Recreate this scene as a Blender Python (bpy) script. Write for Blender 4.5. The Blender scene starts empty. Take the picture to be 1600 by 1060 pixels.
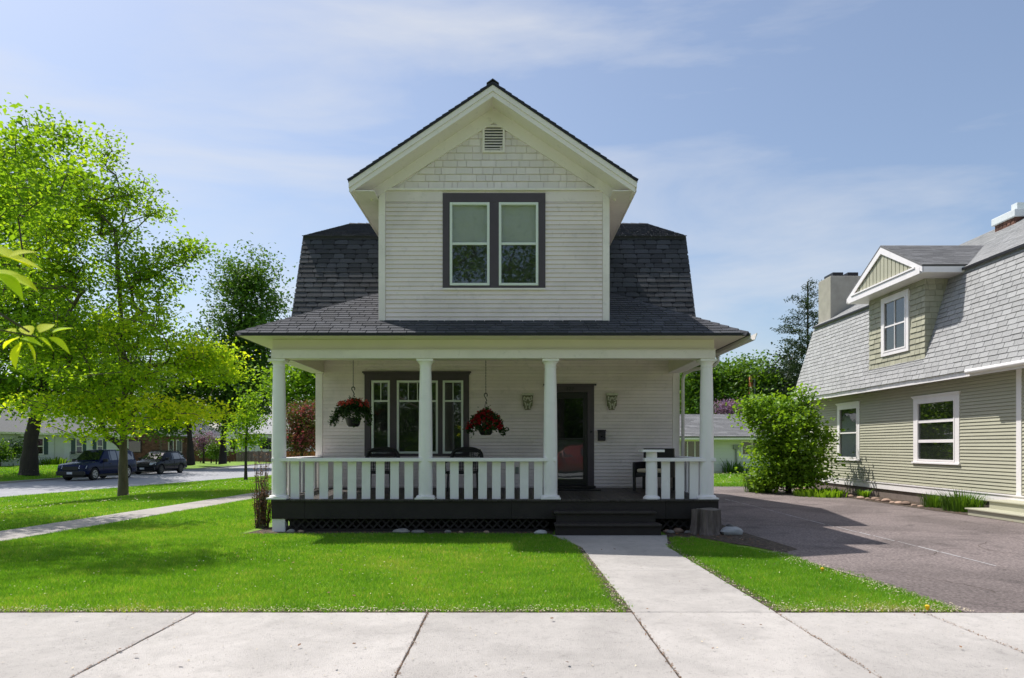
import bpy, math, random
import numpy as np
from mathutils import Vector, Matrix
random.seed(7)
D = bpy.data
S = bpy.context.scene
COL = S.collection

# ------------------------------------------------------------ camera, sky, sun, exposure
EYE = 1.55
cam = D.cameras.new("camera"); camo = D.objects.new("camera", cam); COL.objects.link(camo)
cam.lens = 24.0; cam.sensor_width = 36.0; cam.sensor_fit = 'HORIZONTAL'
cam.shift_y = 168.0/1600.0
cam.clip_start = 0.05; cam.clip_end = 3000
cam.dof.use_dof = True; cam.dof.focus_distance = 14.0; cam.dof.aperture_fstop = 3.5
camo.location = (0, 0, EYE); camo.rotation_euler = (math.radians(90), 0, 0)
S.camera = camo
FPX = 24/36*1600
SUN_TO = Vector((-0.477, 0.338, 1.0)).normalized()
W = D.worlds.new("World"); S.world = W; W.use_nodes = True
nt = W.node_tree; nt.nodes.clear()
o_ = nt.nodes.new("ShaderNodeOutputWorld"); bg = nt.nodes.new("ShaderNodeBackground")
sky = nt.nodes.new("ShaderNodeTexSky"); sky.sky_type = 'NISHITA'; sky.sun_disc = False
sky.sun_elevation = math.asin(SUN_TO.z); sky.sun_rotation = math.atan2(SUN_TO.x, SUN_TO.y)
sky.air_density = 1.0; sky.dust_density = 1.7; sky.ozone_density = 2.0
tc = nt.nodes.new("ShaderNodeTexCoord")
mp = nt.nodes.new("ShaderNodeMapping"); mp.inputs['Scale'].default_value = (1.2, 1.9, 5.2); mp.inputs['Rotation'].default_value = (0.25, 0.35, 0.3)
nz = nt.nodes.new("ShaderNodeTexNoise"); nz.inputs['Scale'].default_value = 1.3; nz.inputs['Detail'].default_value = 9; nz.inputs['Roughness'].default_value = 0.56
nz.inputs['Distortion'].default_value = 0.5
rp = nt.nodes.new("ShaderNodeValToRGB"); rp.color_ramp.elements[0].position = 0.45; rp.color_ramp.elements[1].position = 0.74
rp.color_ramp.elements[0].color = (0.07, 0.07, 0.07, 1); rp.color_ramp.elements[1].color = (0.72, 0.72, 0.72, 1)
mx = nt.nodes.new("ShaderNodeMix"); mx.data_type = 'RGBA'
mx.inputs[7].default_value = (5.2, 5.3, 5.5, 1)
L = nt.links.new
L(tc.outputs['Generated'], mp.inputs[0]); L(mp.outputs[0], nz.inputs['Vector']); L(nz.outputs['Fac'], rp.inputs[0])
L(rp.outputs[0], mx.inputs[0]); L(sky.outputs[0], mx.inputs[6]); L(mx.outputs[2], bg.inputs[0]); L(bg.outputs[0], o_.inputs[0])
bg.inputs[1].default_value = 0.12
sl = D.lights.new("sun", 'SUN'); sl.energy = 4.2; sl.angle = math.radians(0.53); sl.color = (1.0, 0.96, 0.9)
so = D.objects.new("sun", sl); COL.objects.link(so); so.rotation_euler = SUN_TO.to_track_quat('Z', 'Y').to_euler()
S.view_settings.view_transform = 'Standard'; S.view_settings.look = 'None'
S.view_settings.exposure = 0.36; S.view_settings.gamma = 1.0
S.view_settings.use_curve_mapping = False
S.cycles.max_bounces = 7; S.cycles.diffuse_bounces = 4; S.cycles.transparent_max_bounces = 6
S.cycles.sample_clamp_indirect = 6.0

# ------------------------------------------------------------ helpers
def X(px, y): return (px-800.0)*y/FPX
def Z(py, y): return EYE-(py-698.0)*y/FPX
POS = {}
def thing(name, label, cat, loc=(0, 0, 0), group=None, kind=None):
    o = D.objects.new(name, None); COL.objects.link(o); o.location = loc; o.empty_display_size = 0.2
    POS[o.name] = Vector(loc); tag(o, label, cat, group, kind); return o
def tag(o, label=None, cat=None, group=None, kind=None):
    if label: o['label'] = label
    if cat: o['category'] = cat
    if group: o['group'] = group
    if kind: o['kind'] = kind
    return o
def link(o, loc, parent=None):
    loc = Vector(loc); COL.objects.link(o); POS[o.name] = loc
    if parent is not None:
        o.parent = parent; o.location = loc-POS[parent.name]
    else: o.location = loc
    return o
class Fr:
    """local frame: u along a wall, n outwards, z up"""
    def __init__(s, o, ang=0.0):
        s.o = Vector(o); s.a = ang; c, n = math.cos(ang), math.sin(ang)
        s.U = Vector((c, n, 0)); s.N = Vector((n, -c, 0))
    def __call__(s, u, n, z): return s.o+s.U*u+s.N*n+Vector((0, 0, z))
WF = Fr((0, 0, 0))
class MB:
    def __init__(s, fr=None): s.v = []; s.f = []; s.fr = fr; s.r = []
    def add(s, vs, fs, rnd=0.0):
        b = len(s.v)
        if s.fr: vs = [s.fr(*p) for p in vs]
        s.v += [tuple(p) for p in vs]; s.f += [tuple(b+i for i in f) for f in fs]; s.r += [rnd]*len(fs); return s
    def box(s, u0, u1, n0, n1, z0, z1, rnd=0.0):
        if u0 > u1: u0, u1 = u1, u0
        if n0 > n1: n0, n1 = n1, n0
        vs = [(u0, n0, z0), (u1, n0, z0), (u1, n1, z0), (u0, n1, z0), (u0, n0, z1), (u1, n0, z1), (u1, n1, z1), (u0, n1, z1)]
        fs = [(0, 3, 2, 1), (4, 5, 6, 7), (0, 1, 5, 4), (1, 2, 6, 5), (2, 3, 7, 6), (3, 0, 4, 7)]
        if s.fr: fs = [tuple(reversed(f)) for f in fs]
        return s.add(vs, fs, rnd)
    def prism(s, bot, off, rnd=0.0):
        """polygon bot (3d points) extruded by the vector off"""
        n = len(bot); off = Vector(off); top = [Vector(p)+off for p in bot]
        fs = [tuple(reversed(range(n))), tuple(range(n, 2*n))]+[(i, (i+1) % n, n+(i+1) % n, n+i) for i in range(n)]
        return s.add([Vector(p) for p in bot]+top, fs, rnd)
    def tube(s, pts, rad, seg=8, caps=True, rnd=0.0):
        pts = [Vector(p) for p in pts]; n = len(pts)
        if not hasattr(rad, '__len__'): rad = [rad]*n
        vs = []; prev = None
        for i, p in enumerate(pts):
            d = (pts[min(i+1, n-1)]-pts[max(i-1, 0)])
            if d.length < 1e-9: d = Vector((0, 0, 1))
            d.normalize()
            if prev is None:
                a = Vector((1, 0, 0)) if abs(d.x) < 0.8 else Vector((0, 1, 0))
                prev = d.cross(a).normalized()
            e = (prev-d*prev.dot(d)).normalized(); prev = e; g = d.cross(e)
            for k in range(seg):
                t = 2*math.pi*k/seg; vs.append(p+(e*math.cos(t)+g*math.sin(t))*rad[i])
        fs = []
        for i in range(n-1):
            for k in range(seg):
                a = i*seg+k; b = i*seg+(k+1) % seg; fs.append((a, b, b+seg, a+seg))
        if caps: fs += [tuple(reversed(range(seg))), tuple(range((n-1)*seg, n*seg))]
        return s.add(vs, fs, rnd)
    def lathe(s, c, prof, seg=20, sq=1.0, rnd=0.0, ph=0.0):
        c = Vector(c); vs = []; n = len(prof)
        for r, z in prof:
            for k in range(seg):
                t = 2*math.pi*k/seg+ph; vs.append(c+Vector((r*math.cos(t), r*math.sin(t)*sq, z)))
        fs = [(i*seg+k, i*seg+(k+1) % seg, (i+1)*seg+(k+1) % seg, (i+1)*seg+k) for i in range(n-1) for k in range(seg)]
        fs += [tuple(reversed(range(seg))), tuple(range((n-1)*seg, n*seg))]
        return s.add(vs, fs, rnd)
    def build(s, name, m, parent=None, smooth=False, bevel=0.0, kind=None, label=None, origin=None):
        V = np.array(s.v, dtype=float)
        if origin is None: origin = ((V[:, 0].min()+V[:, 0].max())/2, (V[:, 1].min()+V[:, 1].max())/2, V[:, 2].min())
        V = V-np.array(origin)
        me = D.meshes.new(name); me.from_pydata(V.tolist(), [], s.f); me.materials.append(m)
        if any(s.r):
            a = me.attributes.new('rnd', 'FLOAT', 'FACE'); a.data.foreach_set('value', s.r)
        if smooth: me.polygons.foreach_set('use_smooth', [True]*len(s.f))
        me.update(); o = D.objects.new(name, me); link(o, origin, parent)
        if bevel:
            b = o.modifiers.new('bevel', 'BEVEL'); b.width = bevel; b.segments = 2; b.limit_method = 'ANGLE'
        if smooth == 2:
            e = o.modifiers.new('split', 'EDGE_SPLIT'); e.split_angle = math.radians(38)
        if kind: o['kind'] = kind
        if label: o['label'] = label
        return o
def raw(name, verts, faces, m, parent=None, rnd=None, origin=(0, 0, 0), nper=None):
    """fast mesh from numpy arrays; faces (n,k)"""
    me = D.meshes.new(name); nv, nf, k = len(verts), len(faces), faces.shape[1]
    me.vertices.add(nv); me.vertices.foreach_set('co', (verts-np.array(origin)).astype(np.float32).ravel())
    me.loops.add(nf*k); me.loops.foreach_set('vertex_index', faces.astype(np.int32).ravel())
    me.polygons.add(nf); me.polygons.foreach_set('loop_start', (np.arange(nf)*k).astype(np.int32))
    try: me.polygons.foreach_set('loop_total', np.full(nf, k, dtype=np.int32))
    except Exception: pass
    if rnd is not None:
        a = me.attributes.new('rnd', 'FLOAT', 'FACE'); a.data.foreach_set('value', rnd.astype(np.float32))
    me.materials.append(m); me.update(calc_edges=True); me.validate()
    o = D.objects.new(name, me); link(o, origin, parent); return o
def inst(name, me, loc, parent, rot=(0, 0, 0), sc=(1, 1, 1), label=None):
    o = D.objects.new(name, me); link(o, loc, parent); o.rotation_euler = rot; o.scale = sc
    if label: o['label'] = label
    return o
def copy_tree(o, parent=None, loc=None, rot=None, label=None):
    c = o.copy(); COL.objects.link(c)
    if parent is not None: c.parent = parent
    if loc is not None: c.location = loc
    if rot is not None: c.rotation_euler = rot
    if label: c['label'] = label
    for ch in list(o.children): copy_tree(ch, c)
    return c

# ------------------------------------------------------------ materials
def mat(name, col, rough=0.6, var=0.0, namt=0.0, nscale=3.0, bump=0.0, bscale=40.0, spec=0.4, metal=0.0, col2=None, stretch=None, coat=0.0, emit=None, big=None):
    m = D.materials.new(name); m.use_nodes = True; n = m.node_tree; N = n.nodes; Lk = n.links.new
    p = N['Principled BSDF']; p.inputs['Roughness'].default_value = rough; p.inputs['Metallic'].default_value = metal
    p.inputs['Specular IOR Level'].default_value = spec; p.inputs['Coat Weight'].default_value = coat
    p.inputs['Base Color'].default_value = (*col, 1)
    if emit: p.inputs['Emission Color'].default_value = (*emit[:3], 1); p.inputs['Emission Strength'].default_value = emit[3]
    if not (var or namt or bump or col2): return m
    g = N.new('ShaderNodeNewGeometry'); vec = g.outputs['Position']
    if stretch:
        q = N.new('ShaderNodeMapping'); q.inputs['Scale'].default_value = stretch; Lk(vec, q.inputs[0]); vec = q.outputs[0]
    cur = None
    rgb = N.new('ShaderNodeRGB'); rgb.outputs[0].default_value = (*col, 1); cur = rgb.outputs[0]
    if namt or col2:
        t = N.new('ShaderNodeTexNoise'); t.inputs['Scale'].default_value = nscale; t.inputs['Detail'].default_value = 7; t.inputs['Roughness'].default_value = 0.62
        Lk(vec, t.inputs['Vector'])
        if col2:
            r = N.new('ShaderNodeValToRGB'); r.color_ramp.elements[0].position = 0.4; r.color_ramp.elements[1].position = 0.62
            Lk(t.outputs['Fac'], r.inputs[0]); k = N.new('ShaderNodeMix'); k.data_type = 'RGBA'
            Lk(r.outputs[0], k.inputs[0]); Lk(cur, k.inputs[6]); k.inputs[7].default_value = (*col2, 1); cur = k.outputs[2]
        if namt:
            mr = N.new('ShaderNodeMapRange'); mr.inputs[1].default_value = 0.25; mr.inputs[2].default_value = 0.75
            mr.inputs[3].default_value = 1-namt; mr.inputs[4].default_value = 1+namt; Lk(t.outputs['Fac'], mr.inputs[0])
            v = N.new('ShaderNodeVectorMath'); v.operation = 'SCALE'; Lk(cur, v.inputs[0]); Lk(mr.outputs[0], v.inputs['Scale']); cur = v.outputs[0]
    if big:
        for amt, sc, lo_, hi_ in big:
            t = N.new('ShaderNodeTexNoise'); t.inputs['Scale'].default_value = sc; t.inputs['Detail'].default_value = 5; t.inputs['Distortion'].default_value = 0.7; Lk(vec, t.inputs['Vector'])
            mr = N.new('ShaderNodeMapRange'); mr.inputs[1].default_value = lo_; mr.inputs[2].default_value = hi_; mr.inputs[3].default_value = 1-amt; mr.inputs[4].default_value = 1.0; Lk(t.outputs['Fac'], mr.inputs[0])
            v = N.new('ShaderNodeVectorMath'); v.operation = 'SCALE'; Lk(cur, v.inputs[0]); Lk(mr.outputs[0], v.inputs['Scale']); cur = v.outputs[0]
    if var:
        oi = N.new('ShaderNodeObjectInfo'); at = N.new('ShaderNodeAttribute'); at.attribute_name = 'rnd'
        ad = N.new('ShaderNodeMath'); ad.operation = 'ADD'; Lk(oi.outputs['Random'], ad.inputs[0]); Lk(at.outputs['Fac'], ad.inputs[1])
        fr = N.new('ShaderNodeMath'); fr.operation = 'FRACT'; Lk(ad.outputs[0], fr.inputs[0])
        mr = N.new('ShaderNodeMapRange'); mr.inputs[3].default_value = 1-var; mr.inputs[4].default_value = 1+var; Lk(fr.outputs[0], mr.inputs[0])
        v = N.new('ShaderNodeVectorMath'); v.operation = 'SCALE'; Lk(cur, v.inputs[0]); Lk(mr.outputs[0], v.inputs['Scale']); cur = v.outputs[0]
    Lk(cur, p.inputs['Base Color'])
    if bump:
        t2 = N.new('ShaderNodeTexNoise'); t2.inputs['Scale'].default_value = bscale; t2.inputs['Detail'].default_value = 6; Lk(vec, t2.inputs['Vector'])
        b = N.new('ShaderNodeBump'); b.inputs['Strength'].default_value = bump; b.inputs['Distance'].default_value = 0.02
        Lk(t2.outputs['Fac'], b.inputs['Height']); Lk(b.outputs[0], p.inputs['Normal'])
    return m
def leafmat(name, cols, trans=0.45, tcol=1.6, rough=0.5):
    m = D.materials.new(name); m.use_nodes = True; n = m.node_tree; N = n.nodes; Lk = n.links.new
    p = N['Principled BSDF']; p.inputs['Roughness'].default_value = rough; p.inputs['Specular IOR Level'].default_value = 0.35
    at = N.new('ShaderNodeAttribute'); at.attribute_name = 'rnd'
    r = N.new('ShaderNodeValToRGB'); e = r.color_ramp.elements
    while len(e) < len(cols): e.new(0.5)
    for i, c in enumerate(cols):
        e[i].position = i/(len(cols)-1); e[i].color = (*c, 1)
    Lk(at.outputs['Fac'], r.inputs[0]); Lk(r.outputs[0], p.inputs['Base Color'])
    t = N.new('ShaderNodeBsdfTranslucent'); v = N.new('ShaderNodeVectorMath'); v.operation = 'MULTIPLY'; v.inputs[1].default_value = (tcol*1.15, tcol, tcol*0.5)
    Lk(r.outputs[0], v.inputs[0]); Lk(v.outputs[0], t.inputs[0])
    mxs = N.new('ShaderNodeMixShader'); mxs.inputs[0].default_value = trans; Lk(p.outputs[0], mxs.inputs[1]); Lk(t.outputs[0], mxs.inputs[2])
    Lk(mxs.outputs[0], N['Material Output'].inputs[0]); return m
def glassmat(name, tint=(0.012, 0.014, 0.014), alpha=0.42):
    m = D.materials.new(name); m.use_nodes = True; n = m.node_tree; N = n.nodes; Lk = n.links.new
    p = N['Principled BSDF']; p.inputs['Base Color'].default_value = (*tint, 1); p.inputs['Roughness'].default_value = 0.015
    p.inputs['Specular IOR Level'].default_value = 1.0; p.inputs['IOR'].default_value = 1.75; p.inputs['Coat Weight'].default_value = 0.6; p.inputs['Coat Roughness'].default_value = 0.01
    t = N.new('ShaderNodeBsdfTransparent'); t.inputs[0].default_value = (0.9, 0.95, 0.92, 1)
    s = N.new('ShaderNodeMixShader'); s.inputs[0].default_value = alpha; Lk(p.outputs[0], s.inputs[1]); Lk(t.outputs[0], s.inputs[2])
    g = N.new('ShaderNodeNewGeometry'); z = N.new('ShaderNodeTexNoise'); z.inputs['Scale'].default_value = 1.6; Lk(g.outputs['Position'], z.inputs['Vector'])
    b = N.new('ShaderNodeBump'); b.inputs['Strength'].default_value = 0.03; b.inputs['Distance'].default_value = 0.05; Lk(z.outputs['Fac'], b.inputs['Height']); Lk(b.outputs[0], p.inputs['Normal'])
    Lk(s.outputs[0], N['Material Output'].inputs[0]); return m
M = {}
M['siding'] = mat('siding_paint', (0.79, 0.69, 0.685), 0.55, var=0.05, namt=0.04, nscale=1.3, bump=0.10, bscale=60, big=[(.10, 1.1, .34, .5), (.10, 9, .30, .42)])
M['trim'] = mat('white_trim_paint', (0.83, 0.755, 0.73), 0.45, namt=0.03, nscale=1.7, bump=0.06, bscale=70, big=[(.08, 1.6, .34, .5), (.10, 12, .30, .40)])
M['cream'] = mat('cream_beam_paint', (0.72, 0.65, 0.55), 0.5, namt=0.05, nscale=1.2, bump=0.05, bscale=60)
M['white'] = mat('gloss_white_paint', (0.90, 0.86, 0.855), 0.35, namt=0.02, nscale=3, bump=0.06, bscale=50, big=[(.05, 2.2, .34, .5), (.03, 16, .28, .38)])
M['sash'] = mat('vinyl_sash', (0.70, 0.74, 0.70), 0.35)
M['purple'] = mat('aubergine_paint', (0.075, 0.058, 0.072), 0.5, namt=0.08, nscale=5, bump=0.06)
M['deck'] = mat('dark_deck_stain', (0.030, 0.024, 0.021), 0.75, var=0.15, namt=0.22, nscale=4, bump=0.12, bscale=30)
M['deckb'] = mat('deck_board_stain', (0.05, 0.041, 0.037), 0.5, var=0.25, namt=0.25, nscale=6, bump=0.15, bscale=30)
M['black'] = mat('black_metal', (0.012, 0.012, 0.013), 0.4)
M['rattan'] = mat('black_rattan', (0.012, 0.011, 0.011), 0.5, namt=0.2, nscale=30, bump=0.3, bscale=120)
M['sh_dark'] = mat('asphalt_shingle_dark', (0.062, 0.065, 0.075), 0.9, var=0.33, namt=0.3, nscale=60, bump=0.5, bscale=220)
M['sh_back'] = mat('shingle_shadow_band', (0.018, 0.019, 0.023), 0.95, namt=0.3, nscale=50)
M['sh_top'] = mat('asphalt_shingle_weathered', (0.066, 0.068, 0.079), 0.9, var=0.28, namt=0.3, nscale=60, bump=0.5, bscale=220)
M['sh_grey'] = mat('asphalt_shingle_pale', (0.37, 0.37, 0.37), 0.85, var=0.10, namt=0.12, nscale=40, bump=0.4, bscale=200)
M['sh_mid'] = mat('asphalt_shingle_grey', (0.17, 0.17, 0.175), 0.9, var=0.2, namt=0.25, nscale=40, bump=0.4, bscale=200)
M['flash'] = mat('dark_drip_edge', (0.012, 0.012, 0.014), 0.5)
M['woodsh'] = mat('painted_wood_shingle', (0.76, 0.68, 0.68), 0.6, var=0.05, namt=0.06, nscale=5, bump=0.12, bscale=50, stretch=(1, 1, 0.2))
M['oshade'] = mat('olive_siding_paint', (0.44, 0.43, 0.325), 0.6, var=0.04, namt=0.05, nscale=2, bump=0.08)
M['owood'] = mat('olive_wood_shingle', (0.40, 0.39, 0.29), 0.65, var=0.12, namt=0.08, nscale=6, bump=0.15, bscale=50)
M['found'] = mat('stucco_foundation', (0.20, 0.16, 0.14), 0.9, namt=0.2, nscale=6, bump=0.3, bscale=60)
M['glass'] = glassmat('window_glass'); M['clearglass'] = glassmat('clear_glass', alpha=0.86); M['doorglass'] = glassmat('door_glass', (0.01, 0.01, 0.01), 0.6); M['darkglass'] = glassmat('dark_glass', (0.01, 0.011, 0.012), 0.12)
M['blind'] = mat('window_blind', (0.85, 0.86, 0.84), 0.8, namt=0.12, nscale=9)
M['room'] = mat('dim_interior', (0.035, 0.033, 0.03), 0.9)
M['curtain'] = mat('net_curtain', (0.55, 0.57, 0.57), 0.9, namt=0.25, nscale=7, stretch=(1, 1, 0.1))
M['conc'] = mat('pale_concrete', (0.455, 0.425, 0.40), 0.85, var=0.07, namt=0.09, nscale=7, bump=0.5, bscale=130, big=[(.15, .8, .38, .55), (.12, 4.5, .30, .42), (.30, 46, .30, .42)])
M['conc2'] = mat('old_concrete', (0.36, 0.33, 0.31), 0.9, var=0.06, namt=0.14, nscale=2.3, bump=0.35, bscale=90)
M['asph'] = mat('street_asphalt', (0.32, 0.32, 0.34), 0.9, namt=0.12, nscale=0.8, bump=0.3, bscale=60)
M['drive'] = mat('driveway_asphalt', (0.195, 0.160, 0.153), 0.95, namt=0.35, nscale=30, bump=0.9, bscale=90, col2=(0.27, 0.222, 0.21), big=[(.28, .5, .40, .54), (.30, 2.2, .30, .42), (.3, 75, .30, .5)])
M['paintl'] = mat('worn_line_paint', (0.42, 0.40, 0.40), 0.8, namt=0.3, nscale=20)
M['soil'] = mat('dark_soil', (0.055, 0.04, 0.03), 0.95, namt=0.5, nscale=18, bump=0.9, bscale=50, col2=(0.10, 0.075, 0.055))
M['ground'] = mat('lawn_ground', (0.14, 0.25, 0.022), 0.9, namt=0.28, nscale=2.0, bump=0.8, bscale=45, col2=(0.18, 0.29, 0.03))
M['grass'] = leafmat('grass_blades', [(0.09, 0.23, 0.014), (0.145, 0.34, 0.022), (0.225, 0.41, 0.037), (0.46, 0.42, 0.16)], 0.45, 1.6)
M['bark'] = mat('grey_bark', (0.11, 0.09, 0.075), 0.9, namt=0.35, nscale=9, bump=1.0, bscale=22, stretch=(1, 1, 0.25))
M['barkd'] = mat('dark_bark', (0.045, 0.036, 0.03), 0.9, namt=0.35, nscale=6, bump=1.0, bscale=18, stretch=(1, 1, 0.25))
M['l_maple'] = leafmat('maple_leaves', [(0.09, 0.19, 0.010), (0.20, 0.35, 0.018), (0.34, 0.48, 0.02), (0.60, 0.62, 0.03)], 0.6, 1.7, 0.7)
M['l_tall'] = leafmat('fresh_leaves', [(0.07, 0.16, 0.012), (0.17, 0.32, 0.018), (0.32, 0.45, 0.025)], 0.58, 1.7, 0.7)
M['l_dark'] = leafmat('dark_leaves', [(0.04, 0.10, 0.014), (0.08, 0.18, 0.022), (0.15, 0.28, 0.035)], 0.35, 1.4)
M['l_mid'] = leafmat('mid_leaves', [(0.05, 0.12, 0.012), (0.09, 0.20, 0.018), (0.16, 0.28, 0.03)], 0.4, 1.4)
M['l_shrub'] = leafmat('bright_shrub_leaves', [(0.09, 0.18, 0.015), (0.16, 0.31, 0.02), (0.25, 0.42, 0.035)], 0.45, 1.6)
M['l_con'] = leafmat('conifer_needles', [(0.018, 0.04, 0.018), (0.03, 0.062, 0.024), (0.05, 0.09, 0.035)], 0.2, 1.2)
M['l_red'] = leafmat('crab_blossom', [(0.06, 0.11, 0.02), (0.10, 0.14, 0.03), (0.22, 0.05, 0.08), (0.34, 0.07, 0.16)], 0.35, 1.2)
M['l_lilac'] = leafmat('lilac_blossom', [(0.05, 0.1, 0.03), (0.26, 0.15, 0.30), (0.36, 0.22, 0.40)], 0.3, 1.1)
M['l_bask'] = leafmat('basket_leaves', [(0.012, 0.03, 0.008), (0.03, 0.07, 0.014), (0.05, 0.09, 0.02)], 0.3, 1.2)
M['f_red'] = leafmat('red_petals', [(0.28, 0.008, 0.015), (0.5, 0.015, 0.03)], 0.3, 1.2)
M['f_coral'] = leafmat('coral_petals', [(0.45, 0.05, 0.04), (0.62, 0.11, 0.09)], 0.3, 1.2)
M['petal'] = mat('fallen_petal', (0.50, 0.43, 0.31), 0.8, var=0.4)
M['deadleaf'] = mat('dead_leaf', (0.18, 0.09, 0.04), 0.8, var=0.4)
M['stone'] = mat('grey_stone', (0.22, 0.21, 0.2), 0.85, var=0.3, namt=0.3, nscale=12, bump=0.5, bscale=30)
M['pstone'] = mat('pale_stone', (0.42, 0.42, 0.42), 0.8, namt=0.15, nscale=12, bump=0.3, bscale=30)
M['tstone'] = mat('tan_stone', (0.36, 0.25, 0.19), 0.85, var=0.35, namt=0.2, nscale=12, bump=0.4, bscale=30)
M['stump'] = mat('weathered_stump', (0.16, 0.13, 0.115), 0.9, namt=0.55, nscale=14, bump=1.0, bscale=34, stretch=(1, 1, 0.12))
M['stumptop'] = mat('cut_wood_top', (0.19, 0.165, 0.14), 0.9, namt=0.3, nscale=10, bump=0.5, bscale=40)
M['wsiding'] = mat('white_siding', (0.72, 0.74, 0.73), 0.6, var=0.03, namt=0.04, nscale=1.5)
M['gsiding'] = mat('mint_white_siding', (0.68, 0.70, 0.65), 0.6, var=0.03, namt=0.04, nscale=1.5)
M['shutter'] = mat('teal_shutter', (0.03, 0.07, 0.08), 0.6)
M['brick'] = mat('old_brick', (0.15, 0.075, 0.055), 0.9, var=0.4, namt=0.3, nscale=9, bump=0.5, bscale=30)
M['mortar'] = mat('mortar', (0.17, 0.13, 0.11), 0.95, namt=0.2, nscale=10)
M['fence'] = mat('red_fence_wood', (0.13, 0.055, 0.04), 0.85, var=0.3, namt=0.25, nscale=5, bump=0.4)
M['fence2'] = mat('grey_fence_wood', (0.16, 0.13, 0.11), 0.85, var=0.3, namt=0.25, nscale=5, bump=0.4)
M['pole'] = mat('orange_pole_wood', (0.34, 0.13, 0.045), 0.85, namt=0.25, nscale=6)
M['chim'] = mat('rendered_chimney', (0.36, 0.34, 0.29), 0.9, namt=0.15, nscale=3, bump=0.4, bscale=40)
M['chimcap'] = mat('white_chimney_cap', (0.62, 0.66, 0.68), 0.8, namt=0.1, nscale=5)
M['cream_cush'] = mat('cream_cushion', (0.6, 0.5, 0.36), 0.9)
M['reddoor'] = mat('red_door', (0.34, 0.03, 0.035), 0.45, namt=0.1)
M['carved'] = mat('carved_plaster', (0.58, 0.56, 0.46), 0.8, namt=0.25, nscale=20, bump=0.4, bscale=60)
M['blue'] = mat('navy_car_paint', (0.006, 0.012, 0.05), 0.22, spec=0.18)
M['ink'] = mat('black_car_paint', (0.005, 0.006, 0.013), 0.22, spec=0.18)
M['carred'] = mat('red_car_paint', (0.22, 0.01, 0.015), 0.3, coat=1.0)
M['tyre'] = mat('tyre_rubber', (0.014, 0.014, 0.014), 0.85)
M['rim'] = mat('alloy_rim', (0.4, 0.4, 0.42), 0.35, metal=0.7)
M['drim'] = mat('dark_rim', (0.06, 0.06, 0.065), 0.35, metal=0.6)
M['lens'] = mat('headlight_lens', (0.55, 0.57, 0.6), 0.08, coat=1.0)
M['tail'] = mat('tail_light', (0.3, 0.01, 0.01), 0.2, coat=1.0)
M['plate'] = mat('number_plate', (0.55, 0.57, 0.6), 0.5)
M['recess_shade'] = mat('bracket_recess_shade', (0.22, 0.215, 0.15), 0.9, namt=0.3, nscale=25)  # darker bracket body: shade of the carved recesses put into its colour
M['nearleaf'] = leafmat('near_leaf', [(0.22, 0.42, 0.02), (0.36, 0.55, 0.02), (0.60, 0.62, 0.02)], 0.6, 1.5, 0.7)
M['pipe'] = mat('downspout_paint', (0.62, 0.60, 0.57), 0.4)
M['mail'] = mat('dark_mailbox', (0.035, 0.028, 0.035), 0.45, metal=0.3, namt=0.3, nscale=30, bump=0.4, bscale=60)
M['metal'] = mat('galvanised', (0.25, 0.27, 0.26), 0.5, metal=0.5)
# ------------------------------------------------------------ ground, roads, paving
def sstep(t): t = np.clip(t, 0, 1); return t*t*(3-2*t)
def gz(x, y):
    x = np.asarray(x, dtype=float)
    a = -0.45*sstep((-x-10.2)/7.0); b = 0.5*sstep((-x-27.8)/7.0)
    return a+b
def gzf(x, y): return float(gz(x, y))
def nonuni(a, b, fine, lo, hi):
    core = list(np.arange(a, b+1e-6, fine)); l = []; s = fine; x = a
    while x > lo: s *= 1.35; x -= s; l.append(x)
    r = []; s = fine; x = b
    while x < hi: s *= 1.35; x += s; r.append(x)
    return np.array(list(reversed(l))+core+r)
gx = nonuni(-40, 16, 0.7, -1200, 1200); gy = nonuni(-24, 90, 1.5, -1200, 1600)
GX, GY = np.meshgrid(gx, gy); V = np.stack([GX, GY, gz(GX, GY)], -1).reshape(-1, 3)
ni, nj = len(gy), len(gx); idx = np.arange(ni*nj).reshape(ni, nj)
F = np.stack([idx[:-1, :-1], idx[:-1, 1:], idx[1:, 1:], idx[1:, :-1]], -1).reshape(-1, 4)
g = raw('ground', V, F, M['ground']); tag(g, 'green lawn ground reaching to the horizon', None, None, 'structure')
def sheet(name, pl, h, m, parent=None, step=1.5):
    """flat strip between two polylines [(xa,ya,xb,yb)...] draped on the ground"""
    mb = MB()
    for i in range(len(pl)-1):
        p, q = pl[i], pl[i+1]; n = max(1, int(abs(q[1]-p[1])/step)); k = 12
        for a in range(n):
            for b in range(k):
                c = []
                for (t, s) in ((a/n, b/k), (a/n, (b+1)/k), ((a+1)/n, (b+1)/k), ((a+1)/n, b/k)):
                    x = (p[0]*(1-t)+q[0]*t)*(1-s)+(p[2]*(1-t)+q[2]*t)*s; y = (p[1]*(1-t)+q[1]*t)*(1-s)+(p[3]*(1-t)+q[3]*t)*s
                    c.append((x, y, gzf(x, y)+h))
                mb.add(c, [(0, 1, 2, 3)])
    return mb.build(name, m, parent)
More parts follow.
